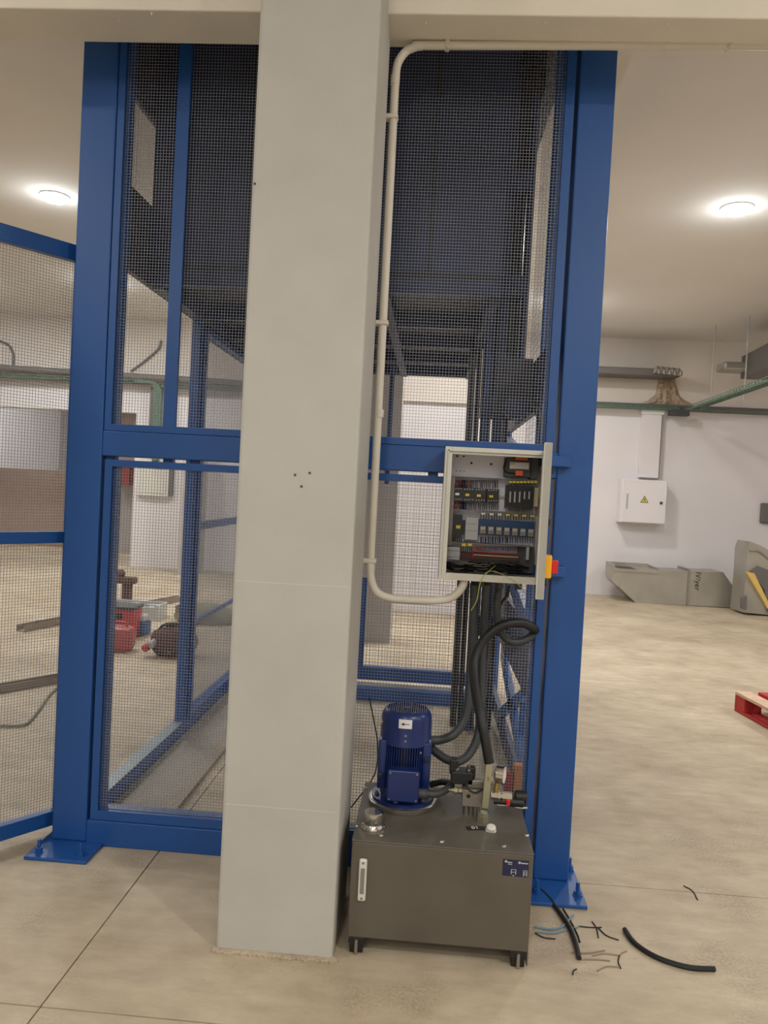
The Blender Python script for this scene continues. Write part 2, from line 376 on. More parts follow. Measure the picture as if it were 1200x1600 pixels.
# right flank
for (y0, y1, z0, z1) in ((3.14, 5.88, 1.95, 2.225), (3.14, 5.88, 0.53, 0.86), (3.14, 5.88, 0.0, 0.12), (4.86, 5.88, 2.225, 4.0), (5.0, 5.88, 0.86, 1.60)):
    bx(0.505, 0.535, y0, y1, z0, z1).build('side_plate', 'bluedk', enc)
w_ = MB(); wires(w_, 3.15, 4.86, 0.12, 4.2, 0.56, pitch=0.04, r=0.0009, axis='x'); w_.build('wire_mesh', 'galv', enc, kind='stuff')
def brace(y0, z0, y1, z1, wd=0.07, x=0.50):
    d = Vector((0, y1-y0, z1-z0)); n = Vector((0, -d.z, d.y)).normalized()*wd/2
    a, b = Vector((x, y0, z0)), Vector((x, y1, z1))
    MB().prism([a+n, b+n, b-n, a-n], (0.03, 0, 0)).build('diagonal_brace', 'blue', enc)
brace(5.0, 0.50, 3.5, 0.12, 0.10); brace(5.7, 1.15, 3.7, 0.84, 0.12); brace(5.6, 1.9, 3.5, 1.55, 0.10); brace(4.9, 0.12, 3.9, 0.5, 0.06)
# rear threshold and gate
MB().box(-1.39, 0.50, 5.42, 5.50, 0.0, 0.085, 0.004).build('rear_sill', 'blue', enc)
bx(-1.39, 0.50, 5.50, 5.53, 0.085, 0.105).build('rear_trim', 'enc', enc)
rg = bx(-1.39, 0.50, 5.56, 5.61, 0.115, 0.21).build('rear_gate_rail', 'blue', enc)
bx(-0.475, -0.435, 5.56, 5.60, 0.21, 0.86).build('stile', 'blue', rg)
bx(-0.35, -0.315, 5.56, 5.60, 1.55, 2.40).build('stile', 'blue', rg)
w_ = MB(); wires(w_, -1.38, 0.2, 0.2, 1.7, 5.6, pitch=0.03, r=0.0012); w_.build('rear_mesh', 'galv', rg, kind='stuff')
# floor of the pit
pt = thing('pit_ramp', (-1.1, 4.2, 0), 'grey steel floor strip beside the blue sill inside the lift frame', 'ramp')
bx(-1.37, -1.13, 3.16, 5.4, 0.0, 0.012).build('plate', 'pitplate', pt)
bx(-1.13, -1.07, 3.16, 5.4, 0.0, 0.022).build('guide_channel', 'bar', pt)

# ------------------------------------------------------------------ gate leaf standing open at the left
gate = thing('mesh_gate', (-1.49, 3.12, 0.02), 'blue framed wire mesh gate standing open left of the left post', 'gate')
def gp(t, z, off=0.0):   # gate plane
    a = math.radians(36.0); return Vector((-1.485 - math.sin(a)*t - off*math.cos(a), 3.13 - math.cos(a)*t + off*math.sin(a), z))
GR = Matrix.Rotation(math.radians(90-36), 3, 'Z')
def gbar(t0, t1, z0, z1, th=0.04, name='rail'):
    cc = gp((t0+t1)/2, (z0+z1)/2); return MB().obox(cc, (t1-t0, th, z1-z0), GR, 0.002).build(name, 'blue', gate)
GW = 1.15
gbar(0, GW, 2.37, 2.435); gbar(0, GW, 0.035, 0.095); gbar(0, GW, 1.215, 1.262); gbar(0, 0.04, 0.095, 2.37, name='stile'); gbar(GW-0.04, GW, 0.095, 2.37, name='stile')
gw = MB(); k = 0
while k*0.0122 < GW: gw.wire(gp(k*0.0122, 0.08, 0.012), gp(k*0.0122, 2.39, 0.012), 0.00095); k += 1
k = 0
while 0.08+k*0.0122 < 2.39: gw.wire(gp(0, 0.08+k*0.0122, 0.010), gp(GW, 0.08+k*0.0122, 0.010), 0.00095); k += 1
gw.build('wire_mesh', 'galv', gate, kind='stuff')
for z in (0.5, 1.9): MB().cyl(gp(-0.01, z, 0.0), gp(-0.01, z+0.1, 0.0), 0.012, 12).build('hinge', 'blue', gate)

# ------------------------------------------------------------------ lift car and mast
car = thing('lift_car', (-0.55, 4.9, 2.43), 'dark blue lift platform raised high inside the mesh shaft', 'lift car')
CX0, CX1, CY0, CY1 = -1.402, 0.27, 3.62, 6.2
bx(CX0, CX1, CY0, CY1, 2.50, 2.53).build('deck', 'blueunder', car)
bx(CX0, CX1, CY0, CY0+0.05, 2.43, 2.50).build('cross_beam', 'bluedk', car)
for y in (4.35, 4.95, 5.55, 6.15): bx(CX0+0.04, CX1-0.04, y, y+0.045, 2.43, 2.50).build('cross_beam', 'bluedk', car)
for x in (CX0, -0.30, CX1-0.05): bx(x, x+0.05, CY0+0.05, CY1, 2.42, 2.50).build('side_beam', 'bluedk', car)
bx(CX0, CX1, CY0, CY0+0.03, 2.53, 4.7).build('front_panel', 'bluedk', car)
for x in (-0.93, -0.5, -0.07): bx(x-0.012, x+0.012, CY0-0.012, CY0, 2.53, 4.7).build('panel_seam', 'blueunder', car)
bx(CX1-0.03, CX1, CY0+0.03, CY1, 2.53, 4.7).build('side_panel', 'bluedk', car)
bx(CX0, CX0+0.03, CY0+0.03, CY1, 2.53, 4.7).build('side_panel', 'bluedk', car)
mast = thing('lift_mast', (0.33, 5.0, 0), 'dark blue lift mast with guide rails and black cable chain inside the shaft', 'lift mast')
for (x0, x1, y0, m, nm) in ((0.195, 0.235, 4.95, 'black', 'cable_chain'), (0.245, 0.275, 5.0, 'black', 'cable_chain'), (0.285, 0.345, 4.9, 'bluedk', 'guide_rail'), (0.30, 0.312, 4.88, 'blue', 'rail_flange'), (0.36, 0.42, 4.9, 'bluedk', 'guide_rail'), (0.43, 0.46, 4.95, 'black', 'hydraulic_cylinder')):
    bx(x0, x1, y0, y0+0.12, 0.0, 4.6).build(nm, m, mast)
for z in (0.62, 1.35, 2.0, 2.75, 3.4): bx(0.28, 0.50, 4.84, 4.90, z, z+0.12).build('mast_bracket', 'bluedk', mast)
bx(0.31, 0.50, 4.14, 4.17, 1.95, 2.24).build('mast_plate', 'blueunder', mast)
bx(0.28, 0.50, 5.03, 5.06, 2.0, 4.6).build('mast_plate', 'blueunder', mast)
MB().tube([at(798, 624, 3.5), at(813, 616, 3.5), at(830, 626, 3.48), at(841, 650, 3.46), at(845, 690, 3.44), at(845, 740, 3.42)], 0.011).build('loop_hose', 'blackhose', mast, smooth=True)
MB().lathe((0.42, 4.1, 1.98), (0, 1, 0), [(0.03, 0), (0.065, 0.01), (0.065, 0.06), (0.03, 0.07)], 20).build('pulley', 'bluedk', mast, smooth=True)

# ------------------------------------------------------------------ conduit pipe of white pvc
cd = thing('pvc_conduit', (-0.2, 2.8, 1.05), 'cream plastic conduit bending round the pillar into the open control cabinet', 'conduit')
CY = 2.80; CR = 0.0148
def CP(px, py, Y=CY): return at(px, py, Y)
A = CP(618, 120); B = CP(579, 880)
MB().tube([A, A.lerp(B, 0.5), B], CR, 14, 1).build('pipe', 'pvc', cd, smooth=True)
MB().tube([A, CP(622, 98), CP(635, 80), CP(655, 71)], CR, 14, 6).build('bend', 'pvc', cd, smooth=True)
MB().tube([CP(655, 71), CP(1300, 71.5)], CR, 14, 1).build('pipe', 'pvc', cd, smooth=True)
MB().tube([B, CP(580, 905), CP(590, 926), CP(611, 934.5), CP(640, 937), CP(680, 938), CP(704, 934, 2.81), CP(721, 919, 2.82), CP(727, 900, 2.84)], CR, 14, 5).build('bend', 'pvc', cd, smooth=True)
for (px, py, h) in ((614, 184, 0), (599, 505, 0), (580, 876, 0), (699, 69, 1), (1139, 69, 1)):
    q = CP(px, py)
    if h: o = MB().box(q.x-0.008, q.x+0.008, CY-0.019, CY+0.019, q.z-0.019, q.z+0.022, 0.004)
    else: o = MB().box(q.x-0.042, q.x+0.019, CY-0.019, CY+0.019, q.z-0.008, q.z+0.008, 0.004)
    o.build('clip', 'pvc', cd)
for (p_, q_) in ((CP(618, 118), CP(617, 133)), (CP(645, 72.5), CP(660, 71)), (CP(1038, 71), CP(1050, 71)), (CP(593, 640), CP(592, 652)), (CP(579, 876), CP(579, 890))):
    MB().cyl(p_, q_, CR+0.0018, 14).build('coupler', 'pvc', cd, smooth=True)

# ------------------------------------------------------------------ control cabinet
YF = 2.80
cab = thing('control_cabinet', (0.22, 2.9, 1.185), 'open light grey electrical control cabinet full of relays and wiring on the blue frame', 'electrical cabinet')
cx0, cx1, cz0, cz1 = 0.040, 0.415, 1.188, 1.672
m = MB(); t = 0.003
m.box(cx0, cx0+t, YF, 2.985, cz0, cz1); m.box(cx1-t, cx1, YF, 2.985, cz0, cz1); m.box(cx0, cx1, YF, 2.985, cz0, cz0+t); m.box(cx0, cx1, YF, 2.985, cz1-t, cz1); m.box(cx0, cx1, 2.98, 2.985, cz0, cz1)
m.build('enclosure', 'enc', cab)
m = MB(); fw = 0.026
for a in ((cx0, cx0+fw, cz0, cz1), (cx1-fw, cx1, cz0, cz1), (cx0+fw, cx1-fw, cz0, cz0+fw), (cx0+fw, cx1-fw, cz1-fw, cz1)): m.box(a[0], a[1], YF-0.003, YF+0.004, a[2], a[3], 0.0012)
fr = m.build('front_rim', 'enc', cab)
m = MB(); m.box(cx0+0.012, cx0+0.016, YF-0.012, YF, cz0+0.01, cz1-0.01); m.box(cx0+0.012, cx1-0.01, YF-0.012, YF, cz1-0.016, cz1-0.012); m.build('gutter_seal', 'enc', cab)
YP = 2.955   # mounting plate
def cq(px, py, Y): return at(px, py, Y)
def cbox(px0, py0, px1, py1, Y0, Y1, bev=0.0):       # box seen between two photo corners at depth Y0
    a = at(px0, py0, Y0); b = at(px1, py1, Y0)
    return MB().box(min(a.x, b.x), max(a.x, b.x), Y0, Y1, min(a.z, b.z), max(a.z, b.z), bev)
def cc(u, v): return 670+u/5.0, 680+v/5.0            # crop coordinates used while measuring the cabinet
plate = bx(cx0+0.03, cx1-0.02, YP, YP+0.002, cz0+0.02, cz1-0.018).build('mounting_plate', 'plate', cab)
m = MB()
for (u, v, r) in ((222, 163, .0042), (273, 166, .0036), (172, 158, .003), (170, 212, .0042), (333, 218, .0046), (487, 226, .0046), (166, 260, .003), (160, 295, .0025), (215, 278, .0022), (245, 280, .0022), (275, 282, .0022)):
    px, py = cc(u, v); q = at(px, py, YP); m.cyl((q.x, YP+0.0005, q.z), (q.x, YP-0.0012, q.z), r, 10)
m.build('plate_holes', 'black', plate, kind='stuff')
def duct(u0, v0, u1, v1, Y0=2.895):
    a0 = cc(u0, v0); a1 = cc(u1, v1); o = cbox(a0[0], a0[1], a1[0], a1[1], Y0, YP, 0.001).build('wiring_duct', 'trunk', cab)
duct(145, 322, 850, 352); duct(145, 580, 840, 612); duct(145, 838, 800, 868); duct(140, 315, 176, 860)
def cpart(name, m, u0, v0, u1, v1, Y0, Y1=None, par=None, bev=0.0008, label=None):
    a0 = cc(u0, v0); a1 = cc(u1, v1); return cbox(a0[0], a0[1], a1[0], a1[1], Y0, YP if Y1 is None else Y1, bev).build(name, m, par or cab, label=label)
for (v0, v1) in ((455, 505), (700, 740), (910, 940)): cpart('din_rail', 'steel', 170, v0, 815, v1, 2.945)
# transformer
tr = cpart('transformer', 'dgrey', 600, 175, 800, 330, 2.90)
cpart('terminal', 'orange', 678, 168, 775, 196, 2.885, 2.90, tr); cpart('terminal', 'orange', 680, 275, 735, 318, 2.885, 2.90, tr)
cpart('rating_label', 'white', 635, 208, 782, 268, 2.894, 2.90, tr); cpart('yellow_mark', 'yellow', 642, 214, 668, 232, 2.8925, 2.894, tr)
m = MB(); 
for k in range(3): m.tube([cq(*cc(625+6*k, 180), 2.91), cq(*cc(600-4*k, 215), 2.89), cq(*cc(596-3*k, 280), 2.89), cq(*cc(680, 300+4*k), 2.9)], 0.0014, 6)
m.build('lead', 'black', tr)
cpart('capacitor_bank', 'dgrey', 800, 180, 850, 345, 2.90)
# contactors
for i, u in enumerate((178, 268, 358, 455)):
    w_ = 90 if i < 3 else 92
    q = cpart('contactor', 'black', u, 405+i*4, u+w_-3, 520+i*4, 2.905)
    cpart('type_label', 'yellow' if i else 'white', u+18 if i else u+30, 450+i*6, u+48 if i else u+60, 470+i*6, 2.9035, 2.905, q)
    m = MB()
    for j in range(4):
        for v in (418+i*4, 500+i*4):
            c0 = cq(*cc(u+14+j*20, v), 2.904); m.cyl((c0.x, 2.906, c0.z), (c0.x, 2.903, c0.z), 0.0022, 8)
    m.build('terminal_screws', 'steel', q, kind='stuff')
def leads(u0, u1, n, v0, v1, m_, name='wire_lead', Y=2.93, jig=6, r=0.0015, par=None):
    mb = MB()
    for k in range(n):
        u = u0+(u1-u0)*(k+0.5)/n; ju = random.uniform(-jig, jig)
        mb.tube([cq(*cc(u, v0), Y), cq(*cc(u+ju, (v0+v1)/2), Y-0.012), cq(*cc(u+ju*0.6, v1), Y)], r, 5, 3)
    return mb.build(name, m_, par or cab, kind='stuff')
leads(180, 545, 26, 352, 412, 'black'); leads(190, 345, 7, 356, 408, 'redwire'); leads(180, 545, 22, 520, 582, 'black'); leads(180, 260, 5, 520, 582, 'redwire'); leads(255, 285, 5, 352, 582, 'bluewire', Y=2.94)
# controller with bright slots
q = cpart('safety_controller', 'black', 608, 388, 815, 575, 2.90)
for u in (632, 668, 706, 744, 780): cpart('status_strip', 'greyl', u, 440, u+8, 525 if u < 730 else 500, 2.8985, 2.90, q)
m_ = MB()
for u in range(628, 850, 28):
    a = cc(u, 358); b = cc(u+22, 374); p0 = at(*a, 2.89); p1 = at(*b, 2.89); m_.box(p0.x, p1.x, 2.89, 2.893, min(p0.z, p1.z), max(p0.z, p1.z))
m_.build('wire_markers', 'yellow', cab)
leads(620, 835, 12, 372, 392, 'black', Y=2.915, jig=2); leads(620, 810, 12, 572, 588, 'black', Y=2.915, jig=2)
cpart('supply_module', 'beige', 815, 410, 850, 560, 2.91)
# second rail
q = cpart('contactor', 'black', 160, 618, 255, 800, 2.905); cpart('type_label', 'yellow', 214, 703, 246, 730, 2.9035, 2.905, q)
q2 = cpart('auxiliary_block', 'black', 255, 665, 290, 770, 2.915)
q = cpart('power_supply', 'greyl', 290, 640, 380, 820, 2.91); cpart('groove', 'dgrey', 290, 690, 380, 694, 2.909, 2.91, q); cpart('groove', 'dgrey', 290, 745, 380, 749, 2.909, 2.91, q)
q = cpart('relay_base', 'relay', 382, 655, 822, 800, 2.915)
for i in range(7):
    u = 402+i*62.5
    r_ = cpart('relay', 'trunk', u, 708+i*4, u+42, 770+i*4, 2.895, 2.915)
    cpart('relay_window', 'greyl', u+5, 714+i*4, u+37, 738+i*4, 2.8942, 2.895, r_)
m_ = MB()
for i in range(7):
    u = 410+i*64; p0 = at(*cc(u, 606+i*3), 2.888); p1 = at(*cc(u+32, 622+i*3), 2.888)
    (m_).box(p0.x, p1.x, 2.888, 2.890, min(p0.z, p1.z), max(p0.z, p1.z))
    if i == 2: m_.build('wire_markers', 'white', cab); m_ = MB()
m_.build('wire_markers', 'yellow', cab)
leads(395, 820, 20, 615, 660, 'black', Y=2.92, jig=3); leads(395, 820, 22, 795, 842, 'bluewire', Y=2.92, jig=4); leads(165, 285, 7, 800, 840, 'black'); leads(400, 620, 8, 795, 842, 'black', Y=2.915)
# terminal row
q = cpart('power_supply', 'greyl', 128, 868, 240, 975, 2.91); cpart('groove', 'dgrey', 128, 900, 240, 904, 2.909, 2.91, q); cpart('groove', 'dgrey', 128, 950, 240, 954, 2.909, 2.91, q)
q = cpart('terminal_strip', 'bag', 240, 912, 705, 985, 2.915); cpart('jumper_bar', 'redterm', 345, 912, 700, 922, 2.912, 2.915, q)
cpart('marker_strip', 'beige', 345, 930, 700, 958, 2.913, 2.915, q)
m_ = MB()
for k in range(44):
    u = 246+k*10.4; p0 = at(*cc(u, 962+k*0.5), 2.913); p1 = at(*cc(u+5, 985+k*0.5), 2.913); m_.box(p0.x, p1.x, 2.913, 2.916, min(p0.z, p1.z), max(p0.z, p1.z))
m_.build('terminal_gaps', 'black', q)
leads(245, 345, 6, 868, 910, 'black', Y=2.91, jig=2, r=0.002); leads(350, 430, 8, 870, 905, 'redwire', Y=2.92, jig=2); leads(430, 700, 20, 870, 905, 'bluewire', Y=2.92, jig=2)
for u in (258, 305): cpart('wire_marker', 'yellow', u, 846, u+32, 868, 2.888, 2.89)
leads(340, 350, 2, 905, 1000, 'redwire', Y=2.905, jig=1)
m_ = MB()
for k in range(46):
    u0_ = random.uniform(115, 640); v0_ = random.uniform(990, 1040)
    m_.tube([cq(*cc(u0_, v0_), 2.93), cq(*cc(u0_+random.uniform(30, 90), v0_+random.uniform(0, 30)), 2.88), cq(*cc(min(780, u0_+random.uniform(110, 240)), min(1072, v0_+random.uniform(10, 50))), 2.92)], 0.0024, 6, 3)
m_.build('cable_bundle', 'blackhose', cab)
m_ = MB()
for k in range(12):
    u0_ = random.uniform(115, 400); v0_ = random.uniform(985, 1045)
    m_.tube([cq(*cc(u0_, v0_), 2.90), cq(*cc(u0_+50, v0_+random.uniform(-12, 22)), 2.87), cq(*cc(u0_+120, v0_+random.uniform(-10, 22)), 2.9)], 0.0014, 5, 3)
m_.build('loose_wires', 'trunk', cab)
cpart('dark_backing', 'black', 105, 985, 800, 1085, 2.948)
cpart('wiring_duct', 'dgrey', 700, 868, 815, 1080, 2.93); cpart('end_clamp', 'greyl', 765, 865, 780, 975, 2.90, 2.93)
m_ = MB(); m_.tube([cq(*cc(520, 1020), 2.87), cq(*cc(470, 1060), 2.80), cq(*cc(420, 1110), 2.785), cq(*cc(395, 1180), 2.785), cq(*cc(375, 1290), 2.79), cq(*cc(330, 1370), 2.79)], 0.0016, 6)
m_.tube([cq(*cc(440, 1075), 2.81), cq(*cc(500, 1062), 2.785), cq(*cc(570, 1085), 2.785), cq(*cc(680, 1150), 2.785), cq(*cc(720, 1190), 2.79)], 0.0013, 6)
m_.build('earth_wire', 'greenw', cab, label='loose yellow-green earth wire hanging out below')
# door, swung open towards the viewer
dr_h = Vector((0.417, 2.797, 0)); dr_f = Vector((0.366, 2.435, 0)); dd = (dr_f-dr_h); dl = dd.length; an = math.atan2(dd.y, dd.x)
RD = Matrix.Rotation(an, 3, 'Z'); dn = RD @ Vector((0, 1, 0))    # outward side (to the right)
def dpt(s_, off, z): return dr_h + dd.normalized()*s_ + dn*off + Vector((0, 0, z))
zd0, zd1 = 1.183, 1.677; zc = (zd0+zd1)/2
dsk = MB().obox(dpt(dl/2, 0.0, zc), (dl, 0.003, zd1-zd0), RD)
dsk.obox(dpt(dl-0.0015, -0.010, zc), (0.003, 0.022, zd1-zd0), RD); dsk.obox(dpt(0.0015, -0.010, zc), (0.003, 0.022, zd1-zd0), RD)
dsk.obox(dpt(dl/2, -0.010, zd1-0.0015), (dl, 0.022, 0.003), RD); dsk.obox(dpt(dl/2, -0.010, zd0+0.0015), (dl, 0.022, 0.003), RD)
door = dsk.build('door', 'enc', cab)
MB().obox(dpt(dl-0.006, -0.011, zc), (0.012, 0.026, zd1-zd0), RD, 0.002).build('door_edge', 'enc', door)
MB().obox(dpt(dl*0.55, 0.012, 1.275), (0.065, 0.022, 0.075), RD, 0.004).build('switch_plate', 'swy', door, label='yellow main switch plate')
MB().obox(dpt(dl*0.55, 0.033, 1.275), (0.04, 0.022, 0.045), RD, 0.004).build('switch_knob', 'red', door, label='red rotary switch knob')
for z in (1.60, 1.42, 1.21): MB().obox(dpt(dl*0.25, 0.006, z), (0.03, 0.012, 0.025), RD, 0.003).build('door_button', 'black', door)
MB().obox(dpt(dl*0.5, 0.002, 1.47), (0.05, 0.001, 0.07), RD).build('door_label', 'bluewire', door)
for (z0_, z1_) in ((1.625, 1.668), (1.205, 1.245)):
    MB().box(0.30, 0.522, 2.955, 2.998, z0_, z1_, 0.003).build('support_bracket', 'blue', cab)
for x in (0.13, 0.20, 0.27, 0.34): MB().cyl((x, 2.89, cz0), (x, 2.89, cz0-0.03), 0.014, 12).build('cable_gland', 'dgrey', cab, smooth=True)

# ------------------------------------------------------------------ hydraulic power unit
hu = thing('hydraulic_power_unit', (0.09, 2.68, 0), 'dark grey oil tank with blue electric motor and valves at the pillar foot', 'hydraulic unit')
tx0, tx1, ty0, ty1, tz0, tz1 = -0.196, 0.384, 2.434, 2.925, 0.055, 0.368
tk = MB().box(tx0, tx1, ty0, ty1, tz0, tz1, 0.004).build('tank', 'tank', hu)
ld = MB().box(tx0-0.001, tx1+0.001, ty0-0.002, ty1+0.002, tz1, tz1+0.006, 0.002).build('lid', 'tank', hu)
LZ = tz1+0.006
for (px, py) in ((595, 1305), (690, 1315), (787, 1322), (823, 1305), (557, 1290), (570, 1232), (808, 1248)):
    q = atz(px, py, LZ); MB().lathe((q.x, q.y, LZ), (0, 0, 1), [(0.0095, 0), (0.0085, 0.003), (0.004, 0.006)], 10).build('lid_screw', 'steel', ld, smooth=True)
for (x, y) in ((tx0+0.03, ty0+0.02), (tx1-0.03, ty0+0.02), (tx0+0.03, ty1-0.03), (tx1-0.03, ty1-0.03)):
    f = MB().box(x-0.028, x+0.028, y-0.018, y+0.03, 0.034, tz0, 0.002); f.box(x-0.022, x+0.022, y-0.012, y+0.02, 0.0, 0.034, 0.004); f = f.build('foot', 'black', hu)
    MB().cyl((x, y-0.020, 0.005), (x, y-0.020, 0.05), 0.006, 10).build('foot_bolt', 'steel', f, smooth=True)
bx(tx1-0.004, tx1, ty0, ty1, 0.012, tz0+0.002).build('tank_skirt', 'tank', hu); bx(tx0, tx0+0.004, ty0, ty1, 0.03, tz0+0.002).build('tank_skirt', 'tank', hu)
# sight gauge
lg0 = at(567, 1342, ty0); lg1 = at(566, 1408, ty0); lx = (lg0.x+lg1.x)/2
lg = MB().box(lx-0.013, lx+0.013, ty0-0.012, ty0, lg1.z+0.004, lg0.z+0.004, 0.006).build('level_gauge', 'enc', hu)
bx(lx-0.0065, lx+0.0065, ty0-0.0135, ty0-0.012, lg1.z+0.03, lg0.z-0.025).build('sight_tube', 'trunk', lg)
for z in (lg1.z+0.015, lg0.z-0.008): MB().cyl((lx, ty0-0.014, z), (lx, ty0-0.012, z), 0.004, 10).build('gauge_screw', 'steel', lg, smooth=True)
# company sticker
la = at(786, 1342, ty0); lb = at(825, 1371, ty0)
lb_ = bx(la.x, lb.x, ty0-0.001, ty0, lb.z, la.z).build('tank_label', 'labelblue', hu, label='dark blue sticker with two small logos and symbols')
m_ = MB()
for (fx, fz, r) in ((0.12, 0.88, 0.0042), (0.64, 0.86, 0.0042)): m_.cyl((la.x+(lb.x-la.x)*fx, ty0-0.0016, lb.z+(la.z-lb.z)*fz), (la.x+(lb.x-la.x)*fx, ty0-0.001, lb.z+(la.z-lb.z)*fz), r, 12)
for (a, b, c_, d) in ((0.17, 0.36, 0.80, 0.86), (0.70, 0.97, 0.80, 0.87), (0.2, 0.36, 0.70, 0.74), (0.33, 0.36, 0.12, 0.42), (0.50, 0.53, 0.12, 0.42), (0.33, 0.53, 0.40, 0.43), (0.36, 0.50, 0.24, 0.27), (0.40, 0.46, 0.02, 0.08), (0.80, 0.83, 0.05, 0.42), (0.93, 0.96, 0.05, 0.42), (0.80, 0.96, 0.38, 0.42), (0.84, 0.92, 0.12, 0.16), (0.84, 0.92, 0.24, 0.28)):
    W_, H_ = lb.x-la.x, la.z-lb.z; m_.box(la.x+W_*a, la.x+W_*b, ty0-0.0016, ty0-0.001, lb.z+H_*c_, lb.z+H_*d)
m_.build('sticker_print', 'greyl', lb_, kind='stuff')
# motor
mx, my = -0.047, 2.765
mo = MB().lathe((mx, my, LZ), (0, 0, 1), [(0.075, 0.02), (0.078, 0.05), (0.076, 0.25), (0.076, 0.26)], 32).build('motor', 'motordk', hu, smooth=True, label='upright blue electric motor')
fo = MB().lathe((mx, my, LZ), (0, 0, 1), [(0.124, 0), (0.125, 0.002), (0.125, 0.018), (0.122, 0.020), (0.10, 0.020)], 48).build('flange_ring', 'steel', mo, smooth=True, label='bare steel mounting ring')
MB().lathe((mx, my, LZ+0.02), (0, 0, 1), [(0.113, 0), (0.113, 0.012), (0.085, 0.018), (0.079, 0.06), (0.076, 0.06)], 40).build('end_shield', 'motor', mo, smooth=True)
for k in range(6):
    a = k*PI/3+0.3; q = (mx+0.098*math.cos(a), my+0.098*math.sin(a), LZ+0.034); MB().lathe(q, (0, 0, 1), [(0.009, 0), (0.009, 0.008), (0.005, 0.008), (0.005, 0.013)], 6).build('flange_bolt', 'steel', mo)
zf0, zf1 = LZ+0.075, LZ+0.235
m_ = MB()
for k in range(60):
    a = 2*PI*k/60
    m_.obox((mx+0.082*math.cos(a), my+0.082*math.sin(a), (zf0+zf1)/2), (0.016, 0.0028, zf1-zf0), Matrix.Rotation(a, 3, 'Z'))
m_.build('cooling_fins', 'motor', mo)
for sg in (-1, 1):
    for dy in (0,):
        MB().box(mx+sg*0.078-0.016, mx+sg*0.078+0.016, my-0.062, my+0.05, zf0-0.01, zf1+0.006, 0.007).build('side_cover', 'motor', mo, smooth=True)
ct = at(636, 1104, my).z; 
cb_ = zf1-0.008
MB().lathe((mx, my, cb_), (0, 0, 1), [(0.0925, 0), (0.0925, 0.004), (0.0915, 0.006), (0.0915, ct-cb_-0.045), (0.089, ct-cb_-0.022), (0.078, ct-cb_-0.006), (0.074, ct-cb_-0.004), (0.074, ct-cb_-0.014), (0.001, ct-cb_-0.014)], 40).build('fan_cowl', 'motor', mo, smooth=True)
m_ = MB()
for k in range(-9, 10):
    x = k*0.0077; h = math.sqrt(max(0.0, 0.075**2-x*x))
    if h > 0.01: m_.box(mx+x-0.0017, mx+x+0.0017, my-h, my+h, ct-0.007, ct-0.003)
m_.box(mx-0.075, mx+0.075, my-0.002, my+0.002, ct-0.012, ct-0.008); m_.cyl((mx, my, ct-0.012), (mx, my, ct-0.002), 0.012, 14)
m_.build('fan_grille', 'motor', mo)
MB().cyl((mx, my, ct-0.0139), (mx, my, ct-0.0128), 0.0735, 28).build('fan_shade', 'black', mo)  # black disc paints in the shade below the grille slats
yq = my-0.0925
s0 = at(623.5, 1124, yq); s1 = at(643.5, 1139.5, yq)
st = MB()
n = 6
for i in range(n):
    xa = s0.x+(s1.x-s0.x)*i/n; xb = s0.x+(s1.x-s0.x)*(i+1)/n
    ya = my-math.sqrt(0.0930**2-(xa-mx)**2); yb = my-math.sqrt(0.0930**2-(xb-mx)**2)
    st.prism([(xa, ya, s1.z), (xb, yb, s1.z), (xb, yb, s0.z), (xa, ya, s0.z)], (0, 0.0008, 0))
st.build('arrow_sticker', 'white', mo, label='white sticker with a black arrow pointing left')
zc_ = (s0.z+s1.z)/2; xc_ = (s0.x+s1.x)/2; ya = my-0.0945
a_ = MB().prism([(xc_-0.015, ya, zc_), (xc_-0.004, ya, zc_+0.005), (xc_-0.004, ya, zc_-0.005)], (0, 0.001, 0)); a_.box(xc_-0.005, xc_+0.015, ya, ya+0.001, zc_-0.0008, zc_+0.0008)
a_.build('arrow_print', 'black', mo)
ya = my-0.135
t0 = at(606, 1203, ya); t1 = at(653.5, 1256, ya)
MB().box(t0.x+0.004, t1.x-0.004, ya+0.008, my-0.06, t1.z+0.003, t0.z-0.004, 0.003).build('terminal_box', 'motor', mo)
MB().box(t0.x, t1.x, ya, ya+0.012, t1.z, t0.z, 0.005).build('terminal_lid', 'motor', mo)
for (x, z) in ((t0.x+0.009, t0.z-0.009), (t1.x-0.009, t0.z-0.009), (t0.x+0.009, t1.z+0.009), (t1.x-0.009, t1.z+0.009)): MB().cyl((x, ya-0.002, z), (x, ya+0.001, z), 0.0035, 8).build('lid_screw', 'steel', mo)
for (px, py) in ((634, 1150), (633.5, 1158.5), (657, 1180), (596, 1131)):
    q = at(px, py, my-0.093); MB().cyl((q.x, my-0.0935 if px > 600 and px < 650 else my-0.07, q.z), (q.x, my-0.08 if px > 600 and px < 650 else my-0.05, q.z), 0.004, 8).build('cowl_screw', 'steel', mo)
for (px, py, s_) in ((594, 1210, 1), (667, 1186, 1)):
    q = at(px, py, my-0.055); MB().box(q.x-0.010, q.x+0.010, my-0.07, my-0.045, q.z-0.010, q.z+0.010, 0.003).build('lifting_lug', 'motordk', mo)
# cable gland + short conduit from the terminal box
g0 = at(654, 1240, ya+0.03)
MB().cyl((g0.x-0.005, ya+0.035, g0.z), (g0.x+0.03, ya+0.035, g0.z-0.001), 0.016, 12).build('cable_gland', 'dgrey', mo, smooth=True)
